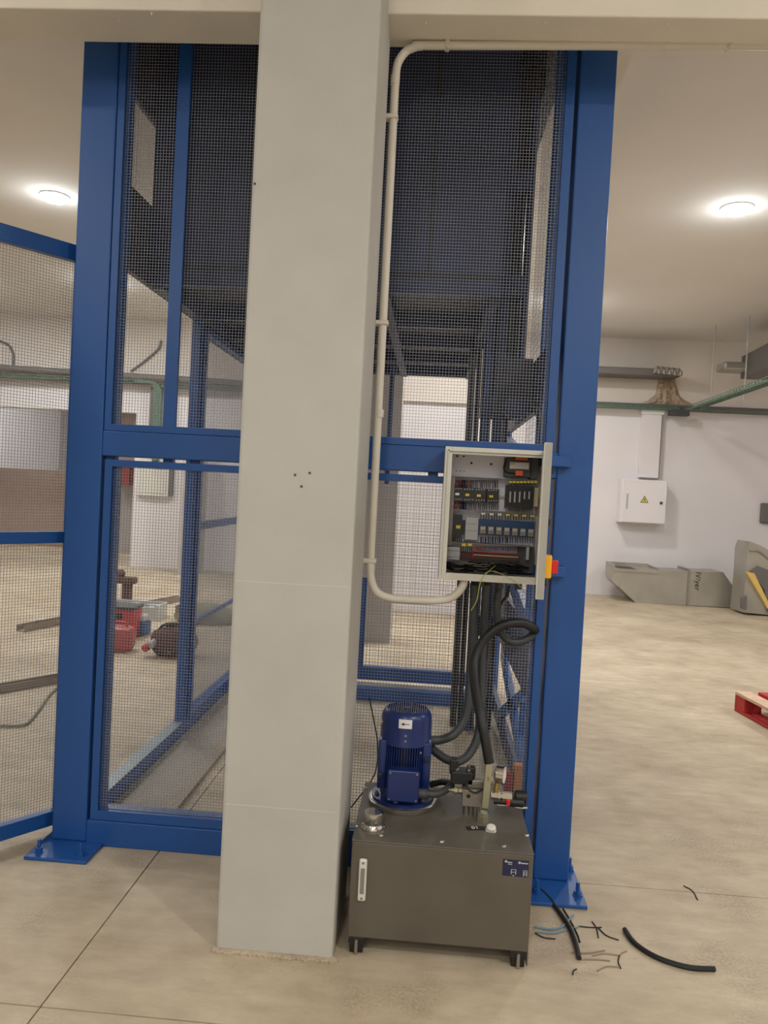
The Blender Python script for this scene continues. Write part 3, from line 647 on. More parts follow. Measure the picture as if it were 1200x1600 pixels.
# filler cap
fc = atz(583, 1293, LZ)
fcp = MB().lathe((fc.x, fc.y, LZ), (0, 0, 1), [(0.042, 0), (0.042, 0.005), (0.036, 0.007), (0.034, 0.012), (0.032, 0.016), (0.033, 0.018), (0.033, 0.052), (0.030, 0.055), (0.001, 0.056)], 28).build('filler_cap', 'chrome', hu, smooth=True, label='chrome filler cap')
for k in range(6):
    a = k*PI/3; MB().lathe((fc.x+0.037*math.cos(a), fc.y+0.037*math.sin(a), LZ+0.006), (0, 0, 1), [(0.0035, 0), (0.0035, 0.003), (0.001, 0.0035)], 8).build('cap_screw', 'steel', fcp)
# small plug, tag and number
pq = atz(767, 1298, LZ)
MB().lathe((pq.x, pq.y, LZ), (0, -0.35, 1), [(0.018, 0), (0.018, 0.004), (0.0155, 0.005), (0.0155, 0.016), (0.013, 0.018), (0.006, 0.0185)], 20).build('drain_plug', 'enc', hu, smooth=True, label='small cream plug')
tg = atz(744, 1294, LZ+0.002)
tb_ = MB().obox((tg.x+0.012, tg.y+0.003, LZ+0.0015), (0.09, 0.024, 0.003), Matrix.Rotation(0.18, 3, 'Z')).build('number_tag', 'black', hu)
text('number_print', '01', 0.026, (tg.x-0.004, tg.y, LZ+0.0035), (0, 0, 0.25), 'white', tb_, 0.0004)
# valve group
VY = 2.67
def vp(px, py, Y=VY): return at(px, py, Y)
a = vp(723, 1234); b = vp(753, 1262)
vb = MB().box(a.x, b.x, VY, VY+0.075, b.z, a.z, 0.002).build('valve_block', 'steelblock', hu, label='bare metal valve block')
h = vp(732, 1244); MB().cyl((h.x, VY+0.001, h.z), (h.x, VY-0.001, h.z), 0.007, 12).build('port', 'black', vb, smooth=True)
h = vp(742, 1243); MB().cyl((h.x, VY+0.001, h.z), (h.x, VY-0.004, h.z), 0.006, 6).build('port_plug', 'steel', vb)
for px in (729, 744): 
    q = vp(px, 1270); MB().cyl((q.x, VY+0.03, LZ), (q.x, VY+0.03, b.z), 0.012, 12).build('standoff', 'steel', vb, smooth=True)
a = vp(732, 1222); b2 = vp(758, 1236)
MB().box(a.x, b2.x, VY+0.02, VY+0.07, b2.z, a.z, 0.002).build('top_manifold', 'steel', vb)
q0 = vp(700, 1239); q1 = vp(723, 1239)
MB().lathe(q0+Vector((0, 0.03, 0)), (1, 0, 0), [(0.003, 0), (0.004, 0.012), (0.008, 0.013), (0.008, 0.02), (0.013, 0.021), (0.013, 0.034), (0.009, 0.036), (0.012, 0.038), (0.012, q1.x-q0.x)], 12).build('check_valve', 'zinc', vb)
# solenoid coils
a = vp(706, 1195, VY+0.02); b3 = vp(742, 1228, VY+0.02)
so = MB().box(a.x, b3.x-0.006, VY+0.02, VY+0.08, b3.z, b3.z+0.045, 0.004); so.box(a.x-0.006, a.x+0.022, VY+0.03, VY+0.07, b3.z+0.03, a.z+0.014, 0.004); so.box(b3.x-0.028, b3.x, VY+0.03, VY+0.06, b3.z+0.02, b3.z+0.06, 0.004)
sc_ = so.build('solenoid_coil', 'black', hu, label='black solenoid coils')
for px in (714, 733):
    q = vp(px, 1206, VY+0.02); MB().lathe((q.x, VY+0.035, q.z-0.012), (0, 0, 1), [(0.013, 0), (0.013, 0.006), (0.007, 0.007), (0.007, 0.018), (0.0035, 0.019), (0.0035, 0.034)], 10).build('coil_nut', 'steel', sc_, smooth=True)
# pump manifold column
c0 = vp(764.5, 1191, VY-0.015); c1 = vp(757, 1262, VY-0.015)
MB().obox((c0+c1)/2, (0.024, 0.024, (c0-c1).length), Matrix.Rotation(0.04, 3, 'Y'), 0.003).build('riser_fitting', 'zinc', hu, label='pale zinc riser fitting')
q = vp(755, 1267, VY-0.015)
MB().lathe((q.x, VY-0.015, LZ), (0, 0, 1), [(0.022, 0), (0.022, 0.02), (0.017, 0.022), (0.017, 0.03)], 6).build('union_nut', 'zinc', hu)
q = vp(764, 1215, VY-0.015); MB().lathe(q-Vector((0, 0, 0.008)), (0, 0, 1), [(0.016, 0), (0.016, 0.016)], 6).build('union_nut', 'zinc', hu)
q0 = vp(767, 1243); q1 = vp(801, 1245)
MB().lathe(q0, (1, 0, -0.01), [(0.014, 0), (0.014, 0.022), (0.018, 0.023), (0.018, 0.032), (0.012, 0.034), (0.012, 0.038), (0.0185, 0.039), (0.0185, 0.072), (0.014, 0.075)], 6).build('hose_coupling', 'chrome', hu)
# gauge
q = vp(783, 1214, VY+0.0)
gg = MB().lathe(q+Vector((-0.016, 0.03, 0)), (0.96, -0.28, 0), [(0.026, 0), (0.031, 0.004), (0.031, 0.024), (0.033, 0.025), (0.033, 0.031), (0.030, 0.032), (0.030, 0.029), (0.001, 0.029)], 28).build('pressure_gauge', 'chrome', hu, smooth=True, label='chrome pressure gauge')
MB().cyl(q+Vector((-0.014, 0.025, -0.06)), q+Vector((-0.010, 0.025, -0.03)), 0.008, 10).build('gauge_stem', 'brass', gg, smooth=True)
d_ = Vector((0.96, -0.28, 0)); MB().cyl(q+Vector((-0.016, 0.03, 0))+d_*0.0285, q+Vector((-0.016, 0.03, 0))+d_*0.0295, 0.029, 24).build('gauge_face', 'gauge', gg, smooth=True)
# hand pump
MB().tube([vp(776, 1257), vp(798, 1259), vp(812, 1262), vp(824, 1262)], 0.005, 8).build('pump_lever', 'steel', hu, smooth=True)
MB().lathe(vp(772, 1251), (1, 0, 0), [(0.012, 0), (0.012, 0.05), (0.016, 0.052), (0.016, 0.1), (0.01, 0.104)], 14).build('hand_pump', 'black', hu, smooth=True)
MB().lathe(vp(793, 1250)-Vector((0, 0.018, 0.01)), (0, 0, 1), [(0.007, 0), (0.008, 0.016), (0.004, 0.02)], 12).build('release_knob', 'red', hu, smooth=True, label='small red knob')
MB().lathe(vp(805, 1244, VY+0.01), (1, 0.1, -0.03), [(0.019, 0), (0.021, 0.004), (0.021, 0.038), (0.018, 0.04)], 16).build('hose_sleeve', 'blackhose', hu, smooth=True)
MB().tube([vp(728, 1226, VY-0.003), vp(735, 1236, VY-0.012), vp(746, 1238, VY-0.012), vp(757, 1231, VY-0.01)], 0.0035, 8).build('coil_cable', 'blackhose', sc_, smooth=True)

# ------------------------------------------------------------------ hoses and cables
def hose(name, pts, r, m, label, cat='hose', n=12, rib=0.0, sm=5):
    o = MB().tube([at(*p) for p in pts], r, n, sm, rib).build(name, m, smooth=True); return tag(o, label, cat)
hose('hydraulic_hose', [(764.5, 1192, 2.655), (759, 1160, 2.66), (752, 1125, 2.68), (744, 1085, 2.74), (740, 1050, 2.80), (744, 1020, 2.84), (760, 995, 2.87), (785, 977, 2.88), (812, 973, 2.89), (830, 979, 2.92), (836, 985, 2.96)], 0.0175, 'blackhose', 'thick black hydraulic hose arching up from the zinc riser fitting')
hose('pressure_hose', [(836, 984, 2.985), (826, 997, 2.975), (806, 1003, 2.97), (790, 997, 2.965), (779, 980, 2.96), (776, 950, 2.955), (778, 925, 2.95), (779, 913, 2.93)], 0.0155, 'greyhose', 'dark ribbed hose looping from under the cabinet to the mesh')
hose('flexible_conduit', [(672, 1157, 2.84), (692, 1155, 2.86), (712, 1145, 2.88), (726, 1122, 2.90), (733, 1090, 2.91), (735, 1050, 2.93), (738, 1000, 2.94), (740, 950, 2.93), (741, 912, 2.90)], 0.0165, 'greyhose', 'dark grey conduit rising behind the motor, upper and left one', 'conduit', rib=0.04, sm=9)
hose('flexible_conduit', [(672, 1167, 2.88), (685, 1178, 2.86), (700, 1187, 2.85), (715, 1190, 2.86), (733, 1178, 2.90), (746, 1152, 2.92), (752, 1110, 2.94), (753, 1050, 2.95), (756, 980, 2.95), (760, 912, 2.90)], 0.0165, 'greyhose', 'dark grey conduit dipping low beside the motor before rising', 'conduit', rib=0.04, sm=9)
hose('flexible_conduit', [(664, 1240, 2.66), (680, 1241, 2.67), (695, 1235, 2.70), (706, 1226, 2.73)], 0.0125, 'greyhose', 'short grey conduit from the motor terminal box to the coils', 'conduit', rib=0.06, sm=9)
hose('flexible_conduit', [(672, 1226, 2.88), (690, 1222, 2.87), (706, 1224, 2.80)], 0.012, 'blackhose', 'short black conduit passing behind the motor to the coils', 'conduit')
hose('black_cable', [(796, 914, 2.96), (792, 930, 2.97), (782, 945, 2.975), (780, 965, 2.975), (782, 985, 2.98)], 0.005, 'blackhose', 'thin black cable coming out under the cabinet beside the ribbed hose', 'cable')
hose('black_cable', [(577, 1090, 3.0), (584, 1125, 2.99), (590, 1160, 2.985), (589, 1195, 2.98), (580, 1220, 2.96), (556, 1252, 2.95), (548, 1262, 2.94)], 0.0025, 'blackhose', 'thin black wire hanging on the mesh left of the motor', 'cable')

q = at(811, 1196, 3.45); ob = thing('orange_block', (q.x, 3.47, 0), 'orange and red plastic block standing behind the mesh beside the pressure gauge', 'block')
MB().box(q.x-0.022, q.x+0.018, 3.45, 3.49, 0.0, q.z, 0.005).build('orange_body', 'orangeblk', ob)
MB().box(q.x-0.060, q.x-0.025, 3.45, 3.49, 0.0, q.z-0.035, 0.005).build('red_body', 'redcan', ob, label='dull red half')
# debris beside the right base plate
def ground(name, pts, r, m, label, cat, group=None, z=None, n=8):
    ps = [atz(px, py, r if z is None else z) for (px, py) in pts]
    o = MB().tube(ps, r, n, 4).build(name, m, smooth=True); return tag(o, label, cat, group)
ground('rubber_hose_offcut', [(976, 1452), (990, 1472), (1015, 1490), (1045, 1503), (1080, 1512), (1117, 1514)], 0.0085, 'blackhose', 'thick black hose offcut lying in a curve on the floor', 'hose')
ground('cable_stub', [(838, 1386), (856, 1402), (874, 1425), (890, 1450), (900, 1475), (905, 1497)], 0.008, 'blackhose', 'bundle of black cable running out from under the tank past the blue post', 'cable')
ground('cable_stub', [(880, 1420), (892, 1440), (902, 1460), (906, 1472)], 0.003, 'blackhose', 'thin black wire beside the thick cable end at the blue base plate', 'cable')
ground('light_blue_cable', [(836, 1448), (860, 1452), (878, 1448), (896, 1430)], 0.004, 'lightblue', 'pale blue cable on the floor below the blue base plate', 'cable')
ground('light_blue_cable', [(838, 1456), (866, 1458), (890, 1452), (905, 1448)], 0.003, 'lightblue', 'second pale blue cable curling in front of the blue base plate', 'cable')
bits = [((925, 1440), (932, 1450), (935, 1465)), ((935, 1450), (948, 1462), (967, 1469)), ((904, 1447), (922, 1449), (940, 1449)), ((893, 1488), (918, 1489), (945, 1485)), ((925, 1493), (945, 1490), (968, 1493)), ((968, 1493), (972, 1489), (979, 1486)), ((968, 1493), (966, 1503), (970, 1513)), ((907, 1499), (930, 1499), (953, 1501)), ((933, 1517), (948, 1510), (968, 1511)), ((895, 1523), (896, 1517), (901, 1514)), ((1068, 1384), (1082, 1392), (1090, 1406)), ((836, 1458), (850, 1465), (868, 1467))]
LB = ['short black wire offcut crossing another just right of the blue base plate', 'black wire offcut slanting right, the longest of the crossed pair', 'thin straight wire offcut pointing right from the pale blue cables',
      'thin brown wire offcut crossing the thick cable end, upper one', 'brown wire offcut bowed upward left of the small hook', 'tiny brown wire tip right of the bowed offcut',
      'small hooked black wire offcut at the end of the bowed one', 'straight brown wire offcut just below the thick cable end', 'bowed thin wire offcut, lowest of those beside the hook',
      'tiny curled black wire offcut nearest the viewer below the thick cable', 'single curved bit of black wire lying far right by the floor joint', 'black wire offcut under the pale blue cables beside the tank']
for i, b_ in enumerate(bits):
    ground('cable_offcut', b_, 0.0022, 'bar' if i in (3, 4, 5, 7, 8) else 'blackhose', LB[i], 'cable', 'cable offcuts on the floor')

# ------------------------------------------------------------------ far right
YW = 12.6
def wb(px0, py0, px1, py1, Y, d, bev=0.0):
    a = at(px0, py0, Y); b = at(px1, py1, Y); return MB().box(min(a.x, b.x), max(a.x, b.x), Y, Y+d, min(a.z, b.z), max(a.z, b.z), bev)
jb = thing('junction_cabinet', at(1006, 820, 12.35), 'white wall cabinet with a yellow warning triangle under vertical trunking', 'electrical cabinet')
a = at(973, 748, 12.32); b = at(1040, 820, 12.32)
MB().box(a.x, b.x, 12.335, 12.6, b.z, a.z, 0.01).build('body', 'wall', jb)
dj = MB().box(a.x+0.012, b.x-0.012, 12.32, 12.335, b.z+0.012, a.z-0.012, 0.006).build('door', 'wall', jb)
q = at(1007, 781, 12.318)
MB().prism([(q.x-0.062, 12.317, q.z-0.045), (q.x+0.062, 12.317, q.z-0.045), (q.x, 12.317, q.z+0.065)], (0, 0.002, 0)).build('warning_triangle', 'black', dj, label='yellow warning triangle with lightning bolt')
MB().prism([(q.x-0.048, 12.315, q.z-0.037), (q.x+0.048, 12.315, q.z-0.037), (q.x, 12.315, q.z+0.048)], (0, 0.002, 0)).build('warning_sign', 'yellow', dj)
MB().prism([(q.x+0.004, 12.313, q.z+0.03), (q.x-0.014, 12.313, q.z-0.004), (q.x-0.001, 12.313, q.z-0.004), (q.x-0.006, 12.313, q.z-0.032), (q.x+0.014, 12.313, q.z+0.006), (q.x+0.001, 12.313, q.z+0.006)], (0, 0.002, 0)).build('lightning_bolt', 'black', dj)
q = at(1033, 786, 12.318); MB().box(q.x-0.02, q.x+0.02, 12.30, 12.32, q.z-0.02, q.z+0.02, 0.004).build('lock', 'dgrey', dj)
q = at(980, 782, 12.318); bx(q.x-0.014, q.x+0.014, 12.316, 12.32, q.z-0.13, q.z+0.11).build('hinge_strip', 'greyl', dj)
tk_ = thing('cable_trunking', at(1015, 745, YW), 'white vertical trunking rising from the wall cabinet to the green tray', 'trunking')
a = at(1004, 645, 12.5); b = at(1026, 747, 12.5)
MB().box(a.x, b.x+0.02, 12.48, 12.6, b.z, a.z, 0.004).build('cover', 'wall', tk_)
MB().box(a.x-0.02, b.x+0.05, 12.46, 12.6, a.z-0.02, a.z+0.06, 0.004).build('end_cap', 'white', tk_)
bx(b.x+0.02, b.x+0.05, 12.55, 12.6, b.z, a.z-0.02).build('side_channel', 'ductdk', tk_)
def pipe_x(name, p0, p1, Y, r, m, label, cat, n=14):
    a = at(*p0, Y); b = at(*p1, Y); return tag(MB().tube([a, b], r, n, 1).build(name, m, smooth=True), label, cat)
# ventilation duct and green trays
a = at(925, 573, 12.2); b = at(1052, 588, 12.2)
vd = tag(MB().box(a.x-0.6, b.x, 12.1, 12.5, b.z-0.02, a.z, 0.02).build('ventilation_duct', 'ductdk'), 'grey rectangular ventilation duct on the far wall, ending above the white trunking', 'duct')
vd = thing('duct_end', at(1055, 582, 12.2), 'crumpled foil end of the grey duct above the brown stain', 'duct')
m_ = MB()
fp = [at(1022+k*4.2, 577.5+0.4*k+(0.8 if k % 2 else -0.6), 12.06) for k in range(11)]
m_.tube(fp, 0.055, 10, 2, 0.22); m_.build('foil_wrap', 'ductm', vd, smooth=True); MB().box(b.x, b.x+0.12, 12.12, 12.5, b.z, b.z+0.08, 0.02).build('end_flap', 'ductdk', vd)
fo_ = MB(); q0 = at(1030, 590, 12.5); q1 = at(1022, 634, 12.5); q2 = at(1068, 634, 12.5); q3 = at(1056, 590, 12.5); nu, nv = 22, 18; gv = []
for jv in range(nv+1):
    v_ = jv/nv; fl_ = 0.30*max(0, v_-0.6)**1.0/0.4*0.8
    xl = q0.x+(q1.x-q0.x)*v_-fl_*(0.8+0.4*random.random()); xr = q3.x+(q2.x-q3.x)*v_+fl_*(0.8+0.4*random.random()); zz_ = q0.z+(q1.z-q0.z)*v_
    row = []
    for iu in range(nu+1):
        u_ = iu/nu; e_ = min(1, 5*min(u_, 1-u_), 4*(1-v_)+0.15)
        row.append(fo_.b.verts.new((xl+(xr-xl)*u_, 12.549-e_*(0.03+0.05*random.random()+0.02*math.sin(u_*18)), zz_)))
    gv.append(row)
for jv in range(nv):
    for iu in range(nu): fo_.b.faces.new((gv[jv][iu], gv[jv][iu+1], gv[jv+1][iu+1], gv[jv+1][iu]))
tag(fo_.build('foam_patch', 'stain', smooth=True), 'brown plaster drip patch on the wall below the duct end', 'patch')
def tray(name, p0, p1, label, wd=0.10, m='green', h=0.05):
    t_ = thing(name, (p0+p1)/2, label, 'cable tray'); d = (p1-p0).normalized(); n_ = Vector((-d.y, d.x, 0)).normalized() if abs(d.z) < 0.9 else Vector((0, 1, 0)); L_ = (p1-p0).length
    up = Vector((0, 0, 1)) if abs(d.z) < 0.9 else Vector((1, 0, 0))
    a = MB()
    for s_ in (-1, 1):
        for h_ in (0, h): a.wire(p0+n_*wd/2*s_+up*h_, p1+n_*wd/2*s_+up*h_, 0.006)
    for s_ in (-0.5, 0, 0.5): a.wire(p0+n_*wd/2*s_, p1+n_*wd/2*s_, 0.005)
    a.build('side_wires', m, t_); b = MB(); k = 0
    while k*0.1 < L_:
        c_ = p0+d*k*0.1; b.wire(c_-n_*wd/2, c_+n_*wd/2, 0.005); b.wire(c_-n_*wd/2, c_-n_*wd/2+up*h, 0.005); b.wire(c_+n_*wd/2, c_+n_*wd/2+up*h, 0.005); k += 1
    b.build('rungs', m, t_, kind='stuff'); c = MB()
    for s_ in (-0.3, 0.0, 0.25): c.wire(p0+n_*wd*s_+up*0.02, p1+n_*wd*s_+up*0.02, 0.013, 6)
    c.build('laid_cables', 'green' if s_ else 'dgrey', t_)
    return t_
def A_(px, py, Y): return at(px, py, Y)
p0 = at(860, 633, 12.45); p1 = at(1062, 642, 12.45); p1.z = p0.z = (p0.z+p1.z)/2; tray('green_tray', p0, p1, 'green wire cable tray along the far wall just right of the blue post')
p0 = atz(1082, 640, 2.98); p1 = atz(1260, 578, 2.98); tray('green_tray', p0, p1, 'green wire cable tray running toward the viewer at upper right', 0.14)
p0 = at(1066, 642, 12.45); p1 = at(1300, 650, 12.45); p1.z = p0.z; tray('dark_tray', p0, p1, 'dark cable tray along the far wall under the diagonal green tray', 0.10, 'ductdk')
pipe_x('wall_pipe', (925, 629), (1300, 645), 12.5, 0.02, 'ductdk', 'thin grey pipe above the cable trays on the far right wall', 'pipe')
q = at(1062, 645, 12.4); tag(MB().box(q.x-0.16, q.x+0.14, 12.34, 12.48, q.z-0.05, q.z+0.03, 0.01).build('splice_box', 'dgrey'), 'small dark splice box where the green trays meet', 'box')
for i, (p_, q_) in enumerate((((1115, 556), (1113, 623)), ((1168, 542), (1164, 600)))):
    a = at(p_[0], p_[1], 11.4 if i == 0 else 10.8); tag(MB().wire((a.x, a.y, 2.98), (a.x, a.y, CEIL), 0.01, 6).build('threaded_rod', 'greyl'), ('thin threaded rod dropping to the green tray, left one' if i == 0 else 'thin threaded rod dropping to the green tray, right one beside the dark duct'), 'rod')
# second duct high at right
dz = thing('ceiling_duct', at(1190, 575, 11), 'dark grey duct coming toward the viewer at the upper right edge', 'duct')
p0 = atz(1150, 577, 3.5); 
MB().prism([(4.45, 11.7, 3.42), (5.1, 11.7, 3.42), (5.1, 11.7, 3.75), (4.45, 11.7, 3.75)], (-0.25, -4.5, 0)).build('duct_body', 'ductdk', dz)
MB().box(4.1, 4.5, 11.4, 11.75, 3.5, 3.62, 0.03).build('foil_end', 'ductm', dz)
q = at(1197, 802, 12.55); tag(MB().box(q.x-0.08, q.x+0.25, 12.52, 12.6, q.z-0.16, q.z+0.16, 0.02).build('wall_box', 'ductdk'), 'small dark wall fitting at the right edge above the scrap duct', 'box')
# long duct section lying on the floor
D0 = 11.85
def dq(px, py): v = at(px, py, D0); return Vector((v.x, D0, max(0.0, v.z)))
du = thing('duct_section', at(1055, 945, D0), 'long galvanised duct with an elbow end lying by the far wall', 'duct')
poly = [dq(978, 890), dq(1130, 894), dq(1152, 926), dq(1154, 950), dq(993, 944), dq(964, 914), dq(962, 900)]
MB().prism(poly, (0, 0.5, 0)).build('duct_body', 'ductm', du)
a = dq(1077, 890); b = dq(1075, 946); MB().box(a.x-0.014, a.x+0.014, D0-0.02, D0+0.52, 0.0, a.z+0.012, 0.003).build('seam_flange', 'steel', du)
a = dq(963, 880); b = dq(1030, 890)
tz = dq(978, 890).z
el = MB(); x0_, x1_ = a.x-0.04, b.x
el.box(x0_, x0_+0.02, D0-0.02, D0+0.52, tz-0.05, tz+0.075); el.box(x1_-0.02, x1_, D0-0.02, D0+0.52, tz-0.01, tz+0.05)
el.box(x0_+0.02, x1_-0.02, D0+0.50, D0+0.52, tz-0.01, tz+0.07); el.box(x0_+0.02, x1_-0.02, D0-0.02, D0-0.001, tz-0.03, tz+0.012)
el.build('open_collar', 'ductm', du); bx(x0_+0.02, x1_-0.02, D0+0.001, D0+0.50, tz+0.001, tz+0.006).build('inside_shade', 'black', du)  # black sheet stands in for the shade inside the collar
MB().prism([dq(955, 886), dq(979, 891), dq(965, 916), dq(955, 906)], (0, 0.4, 0)).rotz(0, (0, 0, 0)).build('collar_side', 'ductm', du).location.y -= 0.012
q = dq(1090, 908); text('marker_writing', 'IV/yer', 0.115, (q.x, D0-0.004, q.z+0.0), (PI/2, PI/2, 0), 'black', du, 0.001)
# scrap duct at the right edge
D1 = 11.2
def eq(px, py): v = at(px, py, D1); return Vector((v.x, D1, max(0.0, v.z)))
sd = thing('scrap_duct', at(1185, 958, D1), 'torn sheet metal duct piece standing at the right edge', 'duct')
MB().prism([eq(1168, 858), eq(1172, 846), eq(1190, 853), eq(1235, 880), eq(1245, 965), eq(1160, 957), eq(1165, 905)], (0, 0.45, 0)).build('duct_body', 'ductm', sd)
MB().prism([eq(1171, 892), eq(1183, 884), eq(1235, 905), eq(1238, 955), eq(1198, 955), eq(1192, 920)], (0, -0.04, 0)).build('folded_flap', 'ductdk', sd)
MB().prism([eq(1164, 893), eq(1176, 895), eq(1200, 945), eq(1202, 958), eq(1196, 948)], (0, -0.06, 0)).build('insulation_strip', 'foamyellow', sd)
MB().tube([eq(1170, 861), eq(1185, 862), eq(1198, 872), eq(1215, 885)], 0.015, 6).build('bent_rim', 'steel', sd, smooth=True)
MB().prism([eq(1157, 934), eq(1163, 930), eq(1162, 952), eq(1156, 950)], (0, -0.1, 0)).build('corner_bracket', 'ductdk', sd)
# red pallet
pd = math.atan2(5.386-5.84, 2.385-2.332); c0 = Vector((2.332, 5.84, 0))
pal = thing('red_pallet', c0, 'worn red wooden pallet on the floor at the right edge', 'pallet')
ex = Vector((math.cos(pd), math.sin(pd), 0)); ey = Vector((-math.sin(pd), math.cos(pd), 0))
RP = Matrix.Rotation(pd, 3, 'Z')
def pb(name, x0, x1, y0, y1, z0, z1, m): c = c0+ex*(x0+x1)/2+ey*(y0+y1)/2+Vector((0, 0, (z0+z1)/2)); MB().obox(c, (x1-x0, y1-y0, z1-z0), RP, 0.003).build(name, m, pal)
for y in (0.0, 0.33, 0.67): pb('runner_board', 0, 1.2, y, y+0.13, 0, 0.022, 'redpal')
for x in (0.0, 0.53, 1.06):
    for y in (0.0, 0.33, 0.67): pb('block', x, x+0.14, y, y+0.13, 0.022, 0.10, 'redpal')
    pb('stringer_board', x, x+0.14, 0, 0.8, 0.10, 0.122, 'redpal')
for i, y in enumerate((0.0, 0.175, 0.345, 0.515, 0.68)): pb('deck_board', 0.0, 1.2, y, y+0.12, 0.122, 0.144, 'wood' if i in (0,) else 'redpal')

# ------------------------------------------------------------------ far left
lw = thing('wall_cabinet', at(240, 775, 12.5), 'pale flush cabinet on the white wall seen through the left mesh panel', 'electrical cabinet')
a = at(213, 738, 12.5); b = at(262, 776, 12.5)
MB().box(a.x, b.x, 12.5, 12.6, b.z, a.z+0.35, 0.008).build('body', 'wall', lw); MB().box(a.x+0.04, b.x-0.04, 12.49, 12.5, b.z+0.04, a.z+0.3, 0.004).build('door', 'enc', lw)
q0 = at(262, 740, 12.55); tag(bx(q0.x, q0.x+0.09, 12.52, 12.6, b.z+0.02, 2.45).build('riser_trunking', 'ductdk'), 'thin grey riser beside the pale cabinet behind the left mesh', 'trunking')
a = at(-200, 545, 12.3); b = at(560, 617, 12.3)
z_ = at(120, 572, 12.3).z
lp = tag(MB().tube([(-9.5, 12.35, z_-0.03), (-1.2, 12.35, z_-0.2)], 0.055, 14, 1).build('grey_pipe', 'ductdk', smooth=True), 'long grey pipe across the upper far wall behind the left mesh', 'pipe')
p0 = Vector((-9.5, 12.42, 3.05)); p1 = Vector((-4.72, 12.42, 3.05)); tray('green_tray', p0, p1, 'green cable tray along the far wall at the left behind the mesh gate', 0.14)
p0 = Vector((-4.6, 12.42, 3.0)); p1 = Vector((-1.2, 12.42, 3.0)); tray('green_tray', p0, p1, 'thin green tray on the far wall behind the left mesh panel', 0.08)
a = at(243, 612, 12.4); b = at(241, 668, 12.4)
gt = tag(MB().box(a.x-0.03, a.x+0.07, 12.44, 12.56, 1.7, 3.02, 0.005).build('drop_tray', 'green'), 'vertical green cable drop beside the grey column behind the left mesh', 'cable tray')
m_ = MB()
for k in range(5): m_.tube([(a.x-0.7+0.1*k, 12.35, 3.06+0.01*k), (a.x-0.3, 12.33, 3.14-0.02*k), (a.x-0.02+0.02*k, 12.36, 3.03), (a.x-0.01+0.025*k, 12.38, 2.6), (a.x+0.02*k, 12.4, 1.8)], 0.014, 6)
tag(m_.build('cable_bundle', 'green', smooth=True), 'bundle of green cables bending down from the tray behind the left mesh', 'cable')
tag(bx(a.x-0.12, a.x-0.03, 12.5, 12.6, 1.7, 3.0).build('drop_channel', 'ductdk'), 'grey vertical channel left of the green cable drop', 'trunking')
q = at(255, 532, 12.45); m_ = MB().tube([at(205, 580, 12.53), at(228, 563, 12.53), at(248, 545, 12.53), at(252, 532, 12.53)], 0.021, 7)
tag(m_.build('loose_cable', 'ductdk', smooth=True), 'loose grey cable crossing the upper far wall above the grey pipe', 'cable')
m_ = MB().tube([at(0, 533, 12.53), at(14, 540, 12.53), at(21, 556, 12.53), at(21, 580, 12.53)], 0.021, 7)
tag(m_.build('bent_pipe', 'ductdk', smooth=True), 'thin bent pipe on the upper wall at the left edge behind the gate', 'pipe')
a = atz(-60, 594, 3.0); b = atz(120, 619, 3.0)
tag(MB().obox((a+b)/2, ((b-a).length, 0.10, 0.10), Matrix.Rotation(math.atan2((b-a).y, (b-a).x), 3, 'Z')).build('grey_rail', 'ductdk'), 'dark grey suspended rail slanting behind the open mesh gate', 'rail')
tag(MB().box(-12.5, -7.45, 15.25, 15.29, 0.0, 1.56, 0.004).build('brown_panel', 'brown'), 'large brown board standing at the far left behind the gate', 'board')
q = at(197, 647, 12.75); tag(bx(q.x-0.35, q.x+0.14, 12.9, 12.96, q.z-0.17, q.z+0.2).build('pink_board', 'brown'), 'pinkish brown board high up behind the left mesh panel', 'board')
q = at(196, 744, 15); tag(MB().box(q.x-0.16, q.x+0.12, 14.9, 15.1, q.z-0.17, q.z+0.2, 0.01).build('red_hose_cabinet', 'redcan'), 'dark red box on the grey column behind the left mesh', 'box')
struct(bx(-6.35, -5.75, 15.1, 15.5, 0, 2.6), 'pillar_far_left', 'recess')
struct(bx(-3.95, -3.75, 11.9, 12.6, 0, 2.2), 'wall_stub', 'recess')

# steel bars on the floor
def floorbar(p0, p1, h, wd, label, m='bar'):
    d = p1-p0; c_ = (p0+p1)/2; o = MB().obox((c_.x, c_.y, 0.002+0.004), (d.length, wd, 0.008), Matrix.Rotation(math.atan2(d.y, d.x), 3, 'Z'))
    n_ = Vector((-d.y, d.x, 0)).normalized()*wd/2
    for s_ in (-1, 1): o.obox((c_.x+n_.x*s_, c_.y+n_.y*s_, 0.002+h/2), (d.length, 0.006, h), Matrix.Rotation(math.atan2(d.y, d.x), 3, 'Z'))
    return tag(o.build('steel_channel', m), label, 'steel bar')
floorbar(atz(32, 987), atz(284, 938), 0.06, 0.10, 'long rusty steel channel lying on the floor behind the gate and mesh')
floorbar(atz(-80, 1096), atz(110, 1062), 0.05, 0.07, 'steel channel on the floor crossing the lower part of the open gate')
tag(MB().tube([atz(-20, 1134, .01), atz(30, 1134, .01), atz(45, 1128, .01), atz(62, 1108, .01), atz(78, 1085, .01), atz(96, 1070, .01)], 0.008, 8).build('floor_cable', 'clothg', smooth=True), 'thin dark cable bending on the floor behind the open gate', 'cable')
